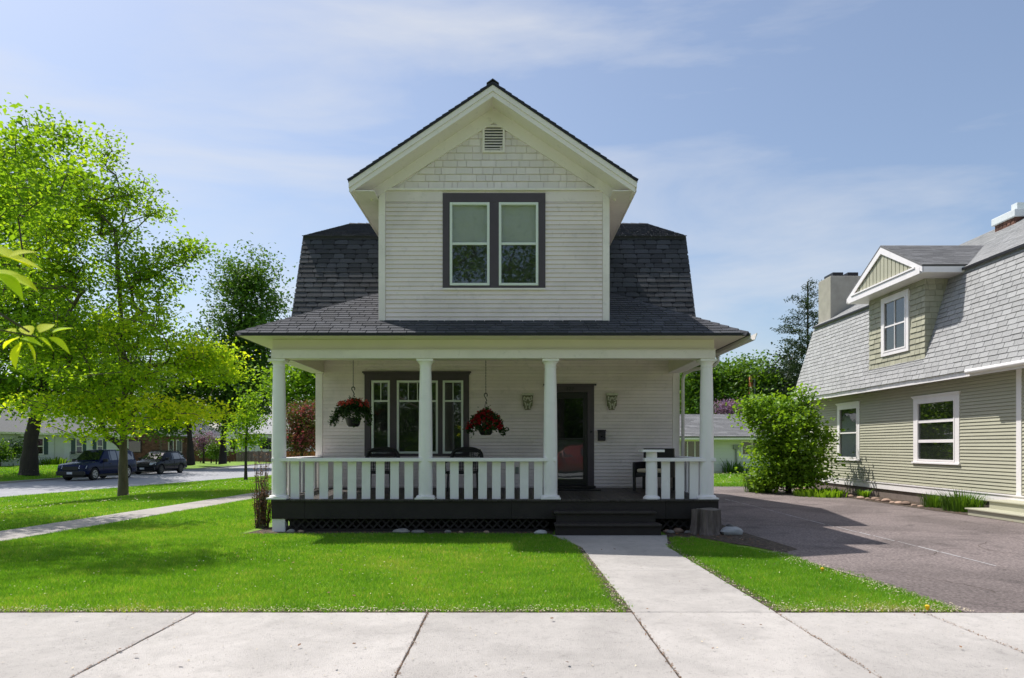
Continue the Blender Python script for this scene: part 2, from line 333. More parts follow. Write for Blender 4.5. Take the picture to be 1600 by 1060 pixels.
# side street beyond the lawn with its kerbs, and the street behind the camera
def nearx(y): return -20.6+0.165*(y-24)
st = sheet('side_street', [(-27.4, -40, -21.5, -40), (-27.4, 10, -21.5, 10), (-27.4, 24, nearx(24), 24), (-27.4, 46, nearx(46), 46), (-27.4, 150, -17, 150)], 0.006, M['asph'])
tag(st, 'pale asphalt side street running away beside the lawn', None, None, 'structure')
kb = MB(); ys = list(range(-38, 150, 2))
for a in ys:
    for xa, xb in ((-27.62, -27.62),):
        kb.box(-27.62, -27.4, a, a+1.97, gzf(-27.5, 0)-0.1, gzf(-27.5, 0)+0.1)
k1 = kb.build('kerb', M['conc2']); tag(k1, 'far concrete kerb of the side street', None, None, 'structure')
fs_ = sheet('front_street', [(-21.3, -13.5, 60, -13.5), (-21.3, -3.0, 60, -3.0)], 0.006, M['asph'], step=4)
tag(fs_, 'asphalt street in front of the house', None, None, 'structure')
# front sidewalk: slabs
def slab_part(name, quad, h, m, parent, bev=0.008):
    q2 = []
    for i in range(len(quad)):
        p, q = quad[i], quad[(i+1) % len(quad)]; l = math.hypot(q[0]-p[0], q[1]-p[1]); n = max(1, int(l/.11))
        for j in range(n): t = j/n; q2.append((p[0]+(q[0]-p[0])*t+(random.uniform(-.004, .004) if j else 0), p[1]+(q[1]-p[1])*t+(random.uniform(-.004, .004) if j else 0)))
    mb = MB(); mb.prism([(x, y, -0.08) for x, y in q2], (0, 0, 0.08+h)); return mb.build(name, m, parent, bevel=bev)
sw = thing('front_sidewalk', 'pale concrete sidewalk crossing in front of the house', None, (0, 5.3, 0), kind='structure')
js = [-13.7, -11.6, -9.4, -7.25, -5.1, -2.94, -0.78, 1.12, 2.45, 3.82, 5.7, 7.7, 9.6, 11.6, 13.5]
for a, b in zip(js[:-1], js[1:]):
    z = 0.012+random.uniform(-.003, .003)+(gzf((a+b)/2, 0) if a < -10 else 0)
    slab_part('concrete_slab', [(a+.007, 4.05), (b-.007, 4.05), (b-.007, 6.33), (a+.007, 6.33)], z, M['conc'], sw)
wk = thing('front_walk', 'concrete walk leading from the sidewalk to the porch steps', None, (1.75, 9, 0), kind='structure')
slab_part('concrete_slab', [(1.13, 6.345), (2.45, 6.345), (2.42, 8.47), (1.10, 8.47)], 0.013, M['conc'], wk)
slab_part('concrete_slab', [(1.10, 8.49), (2.42, 8.49), (2.40, 10.5), (2.70, 11.9), (0.70, 11.9), (1.07, 10.5)], 0.010, M['conc'], wk)
blob_sheet_q = sheet('sidewalk_bed', [(-14, 4.0, 14, 4.0), (-14, 6.50, 4.3, 6.50)], .002, M['soil'], step=3); tag(blob_sheet_q, 'soil under the front sidewalk slabs', None, None, 'structure')
sw2 = thing('side_sidewalk', 'old concrete sidewalk running along the left side of the lawn', None, (-8.6, 18, 0), kind='structure')
y = 6.5
while y < 62:
    f = lambda yy: -8.28+0.068*(yy-11) if yy < 24 else -7.4
    e = y+1.5
    slab_part('concrete_slab', [(f(y)-1.12, y+.01), (f(y), y+.01), (f(e), e-.01), (f(e)-1.12, e-.01)], 0.012+random.uniform(-.004, .004), M['conc2'], sw2)
    y = e
dr = MB(); dn = [(4.22, 6.34), (4.18, 7.4), (3.95, 9.3), (3.86, 10.5), (3.84, 13), (3.84, 27)]
dl = [(dn[i][0], dn[i][1], 10.45+0.0*i, dn[i][1]) for i in range(len(dn))]
dv = sheet('driveway', dl, 0.008, M['drive']); tag(dv, 'purplish grey gravelly asphalt driveway between the two houses', None, None, 'structure')
ln = MB(); yy = 8.8
while yy < 20:
    l = random.uniform(.25, .9); w = random.uniform(.007, .02); x0 = 6.22+0.03*math.sin(yy*.8)
    ln.add([(x0-w, yy, .0125), (x0+w, yy, .0125), (x0+w+.01, yy+l, .0125), (x0-w+.01, yy+l, .0125)], [(0, 1, 2, 3)]); yy += l+random.uniform(0, .09)
lo = ln.build('painted_line', M['paintl'], dv, kind='structure')
rk_ = random.Random(12); ck = MB()
for (x, y, dx, dy, L_) in ((5.1, 7.2, .3, .9, 26), (8.3, 8.6, -.5, .8, 30), (6.9, 12.5, .9, .15, 26), (4.6, 13.4, .8, .5, 20), (9.2, 14.8, -.6, .5, 26), (5.5, 9.6, .9, -.1, 18)):
    p = Vector((x, y)); d = Vector((dx, dy)).normalized()
    for i in range(L_):
        d = (d+Vector((rk_.uniform(-.5, .5), rk_.uniform(-.5, .5)))).normalized(); q = p+d*.11; n_ = Vector((-d.y, d.x))*rk_.uniform(.002, .006)
        ck.add([(*(p-n_), .0115), (*(p+n_), .0115), (*(q+n_), .0115), (*(q-n_), .0115)], [(0, 1, 2, 3)]); p = q
ck.build('crack', M['soil'], dv, kind='stuff')
# soil beds
def blob_sheet(name, pts, h, m, label):
    mb = MB(); c = (sum(p[0] for p in pts)/len(pts), sum(p[1] for p in pts)/len(pts)); n = len(pts)
    mb.add([(c[0], c[1], h+gzf(*c))]+[(p[0], p[1], h+gzf(*p)) for p in pts], [(0, 1+i, 1+(i+1) % n) for i in range(n)])
    o = mb.build(name, m); tag(o, label, None, None, 'structure'); return o
def wob(pts, a=0.05, n=6):
    r = []
    for i in range(len(pts)):
        p, q = pts[i], pts[(i+1) % len(pts)]
        for k in range(n):
            t = k/n; r.append((p[0]*(1-t)+q[0]*t+random.uniform(-a, a), p[1]*(1-t)+q[1]*t+random.uniform(-a, a)))
    return r
blob_sheet('soil_bed', wob([(2.72, 11.55), (3.3, 11.35), (3.95, 9.9), (4.25, 10.2), (4.1, 14.5), (3.7, 15), (2.72, 13)], .05), 0.010, M['soil'], 'dark soil bed beside the stump at the porch corner')
blob_sheet('soil_bed', wob([(-4.75, 12.05), (0.72, 12.0), (0.72, 13.2), (-4.6, 13.4)], .05), 0.006, M['soil'], 'dark soil strip under the porch lattice')
blob_sheet('soil_bed', wob([(10.3, 6.5), (11.3, 6.5), (11.3, 26), (10.0, 26)], .08, 14), 0.014, M['soil'], 'narrow soil bed along the olive house wall')
# ------------------------------------------------------------ grass
rng = np.random.default_rng(3)
def blades(name, xr, yr, dens, h, w, keep, label, seed=0):
    r = np.random.default_rng(seed); n = int((xr[1]-xr[0])*(yr[1]-yr[0])*dens)
    x = r.uniform(*xr, n); y = r.uniform(*yr, n); k = keep(x, y) & (np.abs(x) < 0.80*y+0.8)
    x, y = x[k], y[k]; n = len(x); z = gz(x, y)
    pat = 0.5+0.5*np.sin(x*1.9+np.sin(y*1.3)*1.7)*np.sin(y*2.3+np.cos(x*1.1)*1.5)
    hh = h*r.uniform(.55, 1.15, n)*(0.85+.3*pat); a = r.uniform(0, 2*np.pi, n); ww = w*r.uniform(.6, 1.3, n)
    dx, dy = np.cos(a)*ww, np.sin(a)*ww; la = r.uniform(0, 2*np.pi, n); ll = hh*r.uniform(.1, .9, n)
    V = np.empty((n, 3, 3)); V[:, 0] = np.stack([x-dx, y-dy, z], -1); V[:, 1] = np.stack([x+dx, y+dy, z], -1)
    V[:, 2] = np.stack([x+np.cos(la)*ll, y+np.sin(la)*ll, z+hh], -1)
    rn = np.clip(r.normal(.36, .17, n)+0.30*(pat-.5)+.16*np.sin(x*.7+2)*np.sin(y*.9)+.12*np.sin(x*6.1+np.sin(y*5.0)*2)*np.sin(y*7.3+1)+(r.random(n) < .04)*.6+.35*np.exp(-np.maximum(y-6.36, 0)/.16)*r.random(n), 0, 1)
    o = raw(name, V.reshape(-1, 3), np.arange(n*3).reshape(n, 3), M['grass'], rnd=rn, origin=(float(x.mean()), float(y.mean()), 0))
    tag(o, label, 'grass', None, 'stuff'); return o
def walk_l(y): return np.where(y < 10.5, 1.12-0.012*(y-6.3), 1.07-(y-10.5)*.26)
def walk_r(y): return np.where(y < 10.5, 2.45-0.012*(y-6.3), 2.40+(y-10.5)*.22)
def drive_e(y): return np.interp(y, [p[1] for p in dn], [p[0] for p in dn])
def noisy(x, y): return .03*np.sin(x*23)+.03*np.sin(y*31)+.02*np.sin(x*57+y*41)
for nm_, f_, sg_ in (('left', walk_l, -1), ('right', walk_r, 1)):
    mb = MB(); yy_ = np.arange(6.4, 11.9, .1); inner = [(float(f_(np.array(v)))-sg_*.05, float(v)) for v in yy_]; outer = [(float(f_(np.array(v)))+sg_*.14, float(v)) for v in yy_]
    for i in range(len(yy_)-1): mb.add([(*inner[i], .0035), (*outer[i], .0035), (*outer[i+1], .0035), (*inner[i+1], .0035)], [(0, 1, 2, 3)])
    o = mb.build('soil_edge', M['soil']); tag(o, 'bare soil edge along the %s side of the front walk' % nm_, None, None, 'structure')
def keepA(x, y):
    e = noisy(x, y); k = (y > 6.375+e*1.3) & (x < walk_l(y)-.045+e*1.2)
    k &= ~((y > 12.02+e) & (x > -4.85)); k &= x > (-8.28+0.068*(y-11)+.03); return k
def keepB(x, y):
    e = noisy(x, y); k = (y > 6.375+e*1.3) & (x > walk_r(y)+.045+e*1.2) & (x < drive_e(y)-.02+e*2) & (y < 11.55+e)
    k &= ~((x > 3.15+e+(11.35-y)*.42) & (y > 9.9)); return k
blades('grass', (-8.4, 1.2), (6.3, 9.2), 9000, .042, .0030, keepA, 'short bright green lawn grass nearest the sidewalk in front of the porch', 1)
blades('grass', (-9, 1.2), (9.2, 13.3), 5200, .045, .0042, keepA, 'short green lawn grass close to the porch lattice', 2)
blades('grass', (2.3, 4.3), (6.3, 11.7), 8000, .042, .0032, keepB, 'small wedge of lawn grass between front walk and driveway', 3)
blades('grass', (-8.3, -3.5), (13.3, 24), 1800, .05, .007, lambda x, y: (x > -8.25+0.068*(y-11)) & (x < -4.9), 'lawn grass beside the left wall of the house', 4)
def keepS(x, y): return (x < -9.42+0.068*(y-11)) & (x > nearx(y)+.1)
blades('grass', (-21, -8), (10, 24), 1500, .05, .007, keepS, 'grass strip between side sidewalk and side street around the maple', 5)
blades('grass', (-21, -7.5), (24, 44), 500, .06, .013, keepS, 'grass strip along the side street beyond the maple', 6)
blades('grass', (-38, -27.7), (34, 60), 260, .09, .02, lambda x, y: x > -37.8, 'grass in the front yards across the side street', 7)
blades('grass', (4, 13), (26.2, 38.5), 700, .09, .012, lambda x, y: y > 26.1+noisy(x, y), 'grass in front of the white ranch house', 8)
# scattered petals and dead leaves
def petals(name, pts, size, m, label, seed):
    r = np.random.default_rng(seed); n = len(pts); a = r.uniform(0, 2*np.pi, n); s = size*r.uniform(.5, 1.3, n); t = r.uniform(-.5, .5, (n, 2))
    c, d = np.cos(a)*s, np.sin(a)*s; z = pts[:, 2]; V = np.empty((n, 4, 3))
    for i, (p, q) in enumerate(((1, 0), (0, .6), (-1, 0), (0, -.6))):
        V[:, i] = np.stack([pts[:, 0]+c*p-d*q, pts[:, 1]+d*p+c*q, z+s*(t[:, 0]*p+t[:, 1]*q)*.7+s*.25], -1)
    o = raw(name, V.reshape(-1, 3), np.arange(n*4).reshape(n, 4), m, rnd=r.random(n), origin=(float(pts[:, 0].mean()), float(pts[:, 1].mean()), 0))
    return tag(o, label, 'petals', None, 'stuff')
r = rng
def rp_(n, x0, x1, y0, y1, z): return np.stack([r.uniform(x0, x1, n), r.uniform(y0, y1, n), np.full(n, z)], -1)
P1 = rp_(2300, -6.5, 1.1, 6.34, 6.34, .02); P1[:, 1] = 6.34+np.abs(r.normal(0, .12, len(P1)))
P2 = rp_(1200, 2.5, 4.3, 6.34, 6.34, .02); P2[:, 1] = 6.34+np.abs(r.normal(0, .2, len(P2)))
yy = r.uniform(6.35, 11, 450); P3 = np.stack([walk_l(yy)-np.abs(r.normal(.02, .06, 450)), yy, np.full(450, .02)], -1)
yy = r.uniform(6.35, 11, 450); P4 = np.stack([walk_r(yy)+np.abs(r.normal(.02, .06, 450)), yy, np.full(450, .02)], -1)
yy = r.uniform(6.35, 10, 900); P5 = np.stack([drive_e(yy)-np.abs(r.normal(.0, .14, 900)), yy, np.full(900, .025)], -1)
P6 = rp_(900, -8, 4, 6.4, 11.8, .045); P6 = P6[(P6[:, 0] < walk_l(P6[:, 1])) | (P6[:, 0] > walk_r(P6[:, 1]))]
P7 = rp_(260, -4.5, 5, 4.4, 6.3, .018)
petals('fallen_petals', np.concatenate([P1, P2, P3, P4, P5, P6, P7]), .0095, M['petal'], 'pale fallen petals scattered along the lawn and walk edges', 5)
P8 = rp_(1400, -18, -8, 12, 36, .07); P8 = P8[keepS(P8[:, 0], P8[:, 1])]; P8[:, 2] += gz(P8[:, 0], 0)
P9 = rp_(1500, 5, 13, 27, 38, .10); P9b = rp_(800, -37, -28, 38, 56, .12)
petals('fallen_petals', np.concatenate([P8, P9, P9b]), .028, M['petal'], 'white petals and daisies dotting the more distant grass', 6)
jt = []
for jx in (-2.94, -0.78, 1.12, 2.45, 3.82):
    n = 200; jt.append(np.stack([jx+r.normal(0, .012, n), r.uniform(4.1, 6.33, n), np.full(n, .014)], -1))
petals('joint_debris', np.concatenate(jt), .008, M['deadleaf'], 'brown debris caught in the sidewalk joints', 8)
petals('leaf_litter', np.concatenate([rp_(420, 2.75, 4.0, 10.6, 13.2, .02), rp_(300, -4.7, .7, 11.95, 12.3, .015), rp_(70, -4, 4, 4.4, 11, .035), rp_(260, 10.2, 11.1, 9, 25, .02)]), .02, M['deadleaf'], 'brown leaf litter in the soil beds', 9)
# ------------------------------------------------------------ building helpers
def unit_board(name, h, t, m):
    mb = MB(); g = min(.012, h*.14); vs = [(-.5, 0, g), (.5, 0, g), (.5, -t, g), (-.5, -t, g), (-.5, 0, h), (.5, 0, h), (.5, -t*.35, h), (-.5, -t*.35, h)]
    mb.add(vs, [(0, 3, 2, 1), (4, 5, 6, 7), (0, 1, 5, 4), (1, 2, 6, 5), (2, 3, 7, 6), (3, 0, 4, 7)])
    me = D.meshes.new(name); me.from_pydata([tuple(v) for v in mb.v], [], mb.f); me.materials.append(m); return me
def clapboards(parent, fr, u0, u1, z0, z1, e, m, holes=(), name='clapboard', t=0.024, mx_=300):
    me = unit_board(name, e*1.0, t, m); z = z0; cnt = 0; rest = MB(fr)
    while z < z1-0.01:
        h = min(e, z1-z); segs = [(u0, u1)]
        for a, b, c, d in holes:
            if z+h > c+.004 and z < d-.004:
                ns = []
                for s in segs:
                    if b <= s[0] or a >= s[1]: ns.append(s)
                    else:
                        if a-s[0] > .02: ns.append((s[0], a))
                        if s[1]-b > .02: ns.append((b, s[1]))
                segs = ns
        for a, b in segs:
            cuts = [a, b]
            if b-a > 1.5 and random.random() < .55: cuts = [a, random.uniform(a+.4, b-.4), b]
            for c0, c1 in zip(cuts[:-1], cuts[1:]):
                inst(name, me, fr((c0+c1)/2, 0.001+random.uniform(0, .0015), z+random.uniform(-.0008, .0008)), parent, (0, 0, fr.a), (c1-c0-.0025, 1, h/e*.997)); cnt += 1
        z += e
    return cnt
def clip(poly, axis, val, keep_gt):
    out = []; n = len(poly)
    for i in range(n):
        p, q = poly[i], poly[(i+1) % n]; a = (p[axis]-val)*(1 if keep_gt else -1); b = (q[axis]-val)*(1 if keep_gt else -1)
        if a >= 0: out.append(p)
        if (a >= 0) != (b >= 0):
            t = a/(a-b); out.append((p[0]+(q[0]-p[0])*t, p[1]+(q[1]-p[1])*t))
    return out
def clip_rect(poly, u0, u1, v0, v1):
    for ax, val, g_ in ((0, u0, True), (0, u1, False), (1, v0, True), (1, v1, False)):
        poly = clip(poly, ax, val, g_)
        if len(poly) < 3: return []
    return poly
def shingles(parent, name, m, O, U, V, poly, w, e, t=.012, single=True, wvar=0.0, seed=0, pick=None, stuff_name=None, gap=.004, jag=0.0, hole=None, tooth=False):
    """courses of shingles laid over a convex polygon (u along the eaves, v up the slope)"""
    rr = random.Random(seed); O, U, V = Vector(O), Vector(U).normalized(), Vector(V).normalized(); N = U.cross(V).normalized()
    if N.z < -1e-3 or (abs(N.z) < 1e-3 and N.y > .2): N = -N
    vmin = min(p[1] for p in poly); vmax = max(p[1] for p in poly); umin = min(p[0] for p in poly); umax = max(p[0] for p in poly)
    rot = Matrix((U, V, N)).transposed(); flip = rot.determinant() < 0
    mr = MB(); shared = {}; v = vmin; row = 0; out = []; count = 0
    gv = .009 if gap > .006 else 0.0
    while v < vmax-0.004:
        u = umin-rr.uniform(0, w) if wvar else umin-w*((row*0.37+.13*math.sin(row*2.3)) % 1.0)
        while u < umax:
            ww = w*rr.uniform(1-wvar, 1+wvar); c = clip_rect(poly, u+gap/2, u+ww-gap/2, v, min(v+e-gv, vmax)); 
            if tooth:
                a1, a2, b1, b2 = rr.uniform(.45, .85), rr.uniform(.45, .85), rr.uniform(.04, .30), rr.uniform(.04, .30); x0, x1 = u+gap/2, u+ww-gap/2; tp_ = rr.uniform(.88, .96)
                c = clip_rect([(x0, v), (x1, v), (x1, v+e*a1), (x1-ww*b1, v+e*tp_), (x0+ww*b2, v+e*tp_), (x0, v+e*a2)], umin, umax, vmin, vmax)
            if hole and len(c) >= 3:
                cu = sum(p[0] for p in c)/len(c); cv = sum(p[1] for p in c)/len(c)
                if hole(cu, cv): c = []
            if len(c) >= 3:
                dz = rr.uniform(-jag, jag); tt = t*rr.uniform(.85, 1.25)
                cu = sum(p[0] for p in c)/len(c); ch = v+e
                full = len(c) == 4 and not wvar and not jag and abs(max(p[0] for p in c)-min(p[0] for p in c)-(ww-gap)) < 1e-5 and abs(max(p[1] for p in c)-min(p[1] for p in c)-e) < 1e-5
                def solid(pts, ou, ov):
                    top = []; bot = []
                    for p in pts:
                        k = 1-(p[1]-v)/e; ext = dz if p[1] < v+1e-4 else 0
                        top.append((p[0]-ou, p[1]-ov+ext, 0.0015+tt*(.22+.78*k))); bot.append((p[0]-ou, p[1]-ov+ext, -.001))
                    n = len(pts); f = [tuple(range(n, 2*n))]+[(i, (i+1) % n, n+(i+1) % n, n+i) for i in range(n)]
                    return bot+top, f
                ou, ov = (c[0][0], c[0][1]) if not full else (u+gap/2, v)
                wo = O+U*ou+V*ov; isp = single if pick is None else pick(cu, v)
                if isp and count < 300:
                    count += 1
                    if full and 'k' in shared: me = shared['k']
                    else:
                        vs, fs = solid(c, ou, ov)
                        if flip: fs = [tuple(reversed(q)) for q in fs]
                        vs = [rot @ Vector(p) for p in vs]
                        me = D.meshes.new(name); me.from_pydata([tuple(p) for p in vs], [], fs); me.materials.append(m)
                        if full: shared['k'] = me
                    inst(name, me, wo, parent)
                else:
                    vs, fs = solid(c, 0, 0); mr.add([O+U*p[0]+V*p[1]+N*p[2] for p in vs], fs, rr.random())
            u += ww
        v += e; row += 1
    if mr.v: mr.build(stuff_name or name, m, parent, kind='stuff' if not single or pick or count >= 300 else None)
def slab3(name, pts, n, t, m, parent, **k):
    """polygon pts thickened by t against its normal direction n"""
    mb = MB(); n = Vector(n).normalized(); mb.prism([Vector(p) for p in pts], -n*t); return mb.build(name, m, parent, **k)
def window(parent, fr, u0, u1, z0, z1, casing, sashes, cm, cw=0.12, cap=False, mull=(), sill=False, sm=None, head=None, depth=.16, curtain=None, topglass=None):
    """casing board round the opening, box behind it, sashes [(u0,u1,z0,z1,bars[(u0,u1,z0,z1)],blind(z0,z1)|None)]"""
    w = MB(fr); 
    hh = head or cw
    w.box(u0, u0+cw, -.02, .034, z0, z1-hh); w.box(u1-cw, u1, -.02, .034, z0, z1-hh); w.box(u0, u1, -.02, .036, z1-hh, z1); w.box(u0+cw, u1-cw, -.02, .033, z0, z0+casing)
    for a, b in mull: w.box(a, b, -.02, .032, z0+casing, z1-hh)
    if cap: w.box(u0-.045, u1+.045, -.0, .075, z1+.001, z1+.035); w.box(u0-.02, u1+.02, 0, .055, z1-.03, z1)
    win = w.build('window', cm, parent)
    if sill: MB(fr).box(u0-.04, u1+.04, .0, .07, z0-.045, z0-.001).build('sill', sm or cm, win, bevel=.004)
    bx = MB(fr); bx.box(u0+.03, u1-.03, -depth-.02, -depth, z0+.02, z1-.02); bx.build('dark_room_panel', M['room'], win)
    for s in sashes:
        a, b, c, d, bars, blind = s; f = MB(fr); q = .045
        f.box(a, a+q, -.03, .044, c, d); f.box(b-q, b, -.03, .044, c, d); f.box(a+q, b-q, -.03, .043, d-q, d); f.box(a+q, b-q, -.03, .043, c, c+q)
        for bb in bars: f.box(bb[0], bb[1], -.02, .026, bb[2], bb[3])
        f.build('sash', sm or M['sash'], win, bevel=.003)
        if topglass:
            MB(fr).box(a+q-.005, b-q+.005, -.004, .002, c+q-.005, topglass).build('pane', M['glass'], win); MB(fr).box(a+q-.005, b-q+.005, -.004, .002, topglass+.001, d-q+.005).build('pane', M['clearglass'], win)
        else: MB(fr).box(a+q-.005, b-q+.005, -.004, .002, c+q-.005, d-q+.005).build('pane', M['glass'], win)
        if blind: MB(fr).box(a+q, b-q, -.05, -.045, blind[0], blind[1]).build('blind', M['blind'], win)
        if curtain: 
            cu = MB(fr); n = 14
            for i in range(n):
                t0, t1 = a+q+(b-a-2*q)*i/n, a+q+(b-a-2*q)*(i+1)/n; cu.box(t0, t1, -.09, -.07+.012*(i % 2), c+q, d-q)
            cu.build('curtain', M['curtain'], win)
    return win

# ------------------------------------------------------------ the white house
YD, YC, YW, YE, YG, YR = 12.35, 12.50, 14.85, 11.95, 12.55, 12.08
XL, XR = X(495, YW), X(1060, YW)
CX = [X(436, YC), X(665, YC), X(860, YC), X(1104, YC)]
DX0, DX1 = X(424, YD), X(1123, YD); ZD, ZDB = 0.589, 0.652
H = thing('white_house', 'white clapboard house with steep dark gambrel roof, big front gable and columned porch', 'house', (-.3, 17, 0))
body = MB()
GY0, GY1, GYR = 14.64, 15.45, 19.8; GZ1, GZR = 6.315, 8.0
gsl = .418; yb = GY0-(4.377-3.5)*gsl
def gprof(y):  # inner gambrel profile, a little inside the roof
    return None
# main body with gambrel end profile
prof = [(YW, 0.0), (YW, 3.9), (GY1+.12, GZ1-.12), (GYR, GZR-.16), (2*GYR-GY1-.12, GZ1-.12), (2*GYR-YW, 3.9), (2*GYR-YW, 0.0)]
mb = MB(); mb.prism([(XL, y-.001+.03*(i in (0, 1)), z) for i, (y, z) in enumerate(prof)], (XR-XL, 0, 0)); shell = mb.build('wall', M['siding'], H, label='plain clapboard shell of the house sides')
# openings
wt = dict(u0=X(570, YW), u1=X(733, YW), z0=Z(713, YW), z1=Z(583.5, YW))
dt = dict(u0=X(852, YW), u1=X(928, YW), z0=ZDB, z1=Z(603, YW))
wl = MB(); wl.box(XL, XR, .004-YW, .02-YW, 0, .01)
pw = MB(); pw.box(XL+.12, XR-.12, -YW-.02, -YW-.018, .3, 3.46)
FW = Fr((0, YW, 0))
bk = MB(FW); bk.box(XL+.06, wt['u0'], .0, .004, ZDB, 3.47); bk.box(wt['u1'], dt['u0'], .0, .004, ZDB, 3.47); bk.box(dt['u1'], XR-.06, .0, .004, ZDB, 3.47); bk.box(wt['u0'], wt['u1'], 0, .004, ZDB, wt['z0']); bk.box(wt['u0'], wt['u1'], 0, .004, wt['z1'], 3.47); bk.box(dt['u0'], dt['u1'], 0, .004, dt['z1'], 3.47)
pwall = bk.build('porch_wall', M['siding'], H)
clapboards(pwall, FW, XL+.13, XR-.13, ZDB+.02, 3.47, .0745, M['siding'], [(wt['u0'], wt['u1'], wt['z0'], wt['z1']), (dt['u0'], dt['u1'], dt['z0'], dt['z1'])])
for a, b in ((XL-.02, XL+.13), (XR-.13, XR+.02)):
    MB(FW).box(a, b, .0-.15, .03, .3, 3.9).build('corner_board', M['trim'], H, bevel=.004)
# triple window
def sx(a): return X(a, YW)
zt, zb = Z(595, YW), Z(709, YW); zm = Z(627, YW); q = .045
S3 = []
for a, b, nb in ((581, 609.5, 1), (620.5, 684.5, 3), (692, 724, 1)):
    a, b = sx(a), sx(b); bars = [(a+q, b-q, zm-.02, zm+.02)]
    n = 2 if nb == 1 else 4
    for i in range(1, n): u = a+q+(b-a-2*q)*i/n; bars.append((u-.009, u+.009, zm+.02, zt-q))
    S3.append((a, b, zb, zt, bars, (zm-.02-(.1 if a > sx(690) else 0), zt-.03)))
window(H, FW, wt['u0'], wt['u1'], wt['z0'], wt['z1'], .06, S3, M['purple'], cw=.13, cap=True, mull=((sx(609.5), sx(620.5)), (sx(684.5), sx(692))), head=.155)
# front door: casing, storm door, red door behind the glass
dw = MB(FW); cw = .14; dw.box(dt['u0'], dt['u0']+cw, -.02, .034, ZDB, dt['z1']-.14); dw.box(dt['u1']-cw, dt['u1'], -.02, .034, ZDB, dt['z1']-.14); dw.box(dt['u0'], dt['u1'], -.02, .036, dt['z1']-.14, dt['z1'])
dw.box(dt['u0']-.045, dt['u1']+.045, 0, .075, dt['z1']+.001, dt['z1']+.035)
dcs = dw.build('door_casing', M['purple'], H)
d0, d1 = dt['u0']+cw+.004, dt['u1']-cw-.004; dz0, dz1 = ZDB+.05, dt['z1']-.145
sd = MB(FW); sr = .095; zmid = Z(686, YW)
sd.box(d0, d0+sr, -.02, .03, dz0, dz1); sd.box(d1-sr, d1, -.02, .03, dz0, dz1); sd.box(d0+sr, d1-sr, -.02, .029, dz1-.13, dz1); sd.box(d0+sr, d1-sr, -.02, .029, dz0, dz0+.14); sd.box(d0+sr, d1-sr, -.02, .029, zmid-.022, zmid+.022)
sdo = sd.build('storm_door', M['black'], H, bevel=.004)
MB(FW).box(d0+sr, d1-sr, .002, .008, zmid+.02, dz1-.125).build('pane', M['darkglass'], sdo); MB(FW).box(d0+sr, d1-sr, .002, .008, dz0+.13, zmid-.02).build('pane', M['doorglass'], sdo)
hd = MB(FW); hd.tube([(d1-.045, .03, zmid-.09), (d1-.045, .065, zmid-.08), (d1-.045, .065, zmid+.06), (d1-.045, .03, zmid+.07)], .009, 6); hd.box(d1-.07, d1-.02, .03, .036, zmid-.12, zmid+.12); hd.build('handle', M['black'], sdo)
rd = MB(FW); rd.box(d0+.02, d1-.02, -.10, -.06, dz0, dz1)
for (a, b, c, d) in ((.18, .45, .12, .8), (.55, .82, .12, .8)): rd.box(d0+(d1-d0)*a, d0+(d1-d0)*b, -.06, -.05, dz0+c, dz0+d)
rd.build('front_door', M['reddoor'], H)
MB(FW).box(dt['u0']-.02, dt['u1']+.02, -.02, .16, ZDB+.002, ZDB+.048).build('door_threshold', M['deck'], H, bevel=.004)
cv = D.curves.new('house_number', 'FONT'); cv.body = '327'; cv.size = .105; cv.extrude = .006; cv.align_x = 'CENTER'; cv.space_character = 1.2
no = D.objects.new('house_number', cv); cv.materials.append(M['black']); no = D.objects.new('house_number', D.meshes.new_from_object(no)); link(no, ((dt['u0']+dt['u1'])/2, YW-.044, dt['z1']-.108), H); no.rotation_euler = (math.radians(90), 0, 0)
m2 = MB().tube([(sx(923.5), YW-.034, Z(675, YW)), (sx(923.5), YW-.052, Z(675, YW))], [.022, .016], 10)
m2.build('doorbell', M['black'], H)
ob = MB(FW); ob.box(sx(805.5), sx(810.5), 0, .05, Z(740, YW), Z(730, YW)); ob.build('outlet_box', M['metal'], H, bevel=.004)
# deck
dk = MB(); dk.prism([(DX0+.02, YD+.05, ZD-.2), (DX1-.02, YD+.05, ZD-.2), (DX1-.02, YW, ZDB-.2), (DX0+.02, YW, ZDB-.2)], (0, 0, .165)); deck = dk.build('deck', M['deck'], H)
bw = .088; n = int((DX1-DX0)/bw); bw = (DX1-DX0)/n
mb = MB(); L_ = YW-.03-YD+.03; mb.prism([(-bw/2+.003, 0, 0), (bw/2-.003, 0, 0), (bw/2-.003, L_, (ZDB-ZD)*L_/(YW-YD)), (-bw/2+.003, L_, (ZDB-ZD)*L_/(YW-YD))], (0, 0, -.03))
bm_ = D.meshes.new('deck_board'); bm_.from_pydata([tuple(v) for v in mb.v], [], mb.f); bm_.materials.append(M['deckb'])
for i in range(n): inst('deck_board', bm_, (DX0+bw*(i+.5), YD-.03, ZD+random.uniform(-.0015, .0015)), deck)
fz0 = Z(811, YD); xs = [DX0, sx(0)*0+X(476, YD), X(799, YD), X(1040, YD), DX1]
for a, b in zip(xs[:-1], xs[1:]):
    MB().box(a+.002, b-.002, YD, YD+.035, fz0, ZD-.034).build('fascia_board', M['deck'], deck, bevel=.003)
for xx in (DX0, DX1-.035): MB().box(xx, xx+.035, YD+.04, YW, fz0, ZD-.034).build('fascia_board', M['deck'], deck)
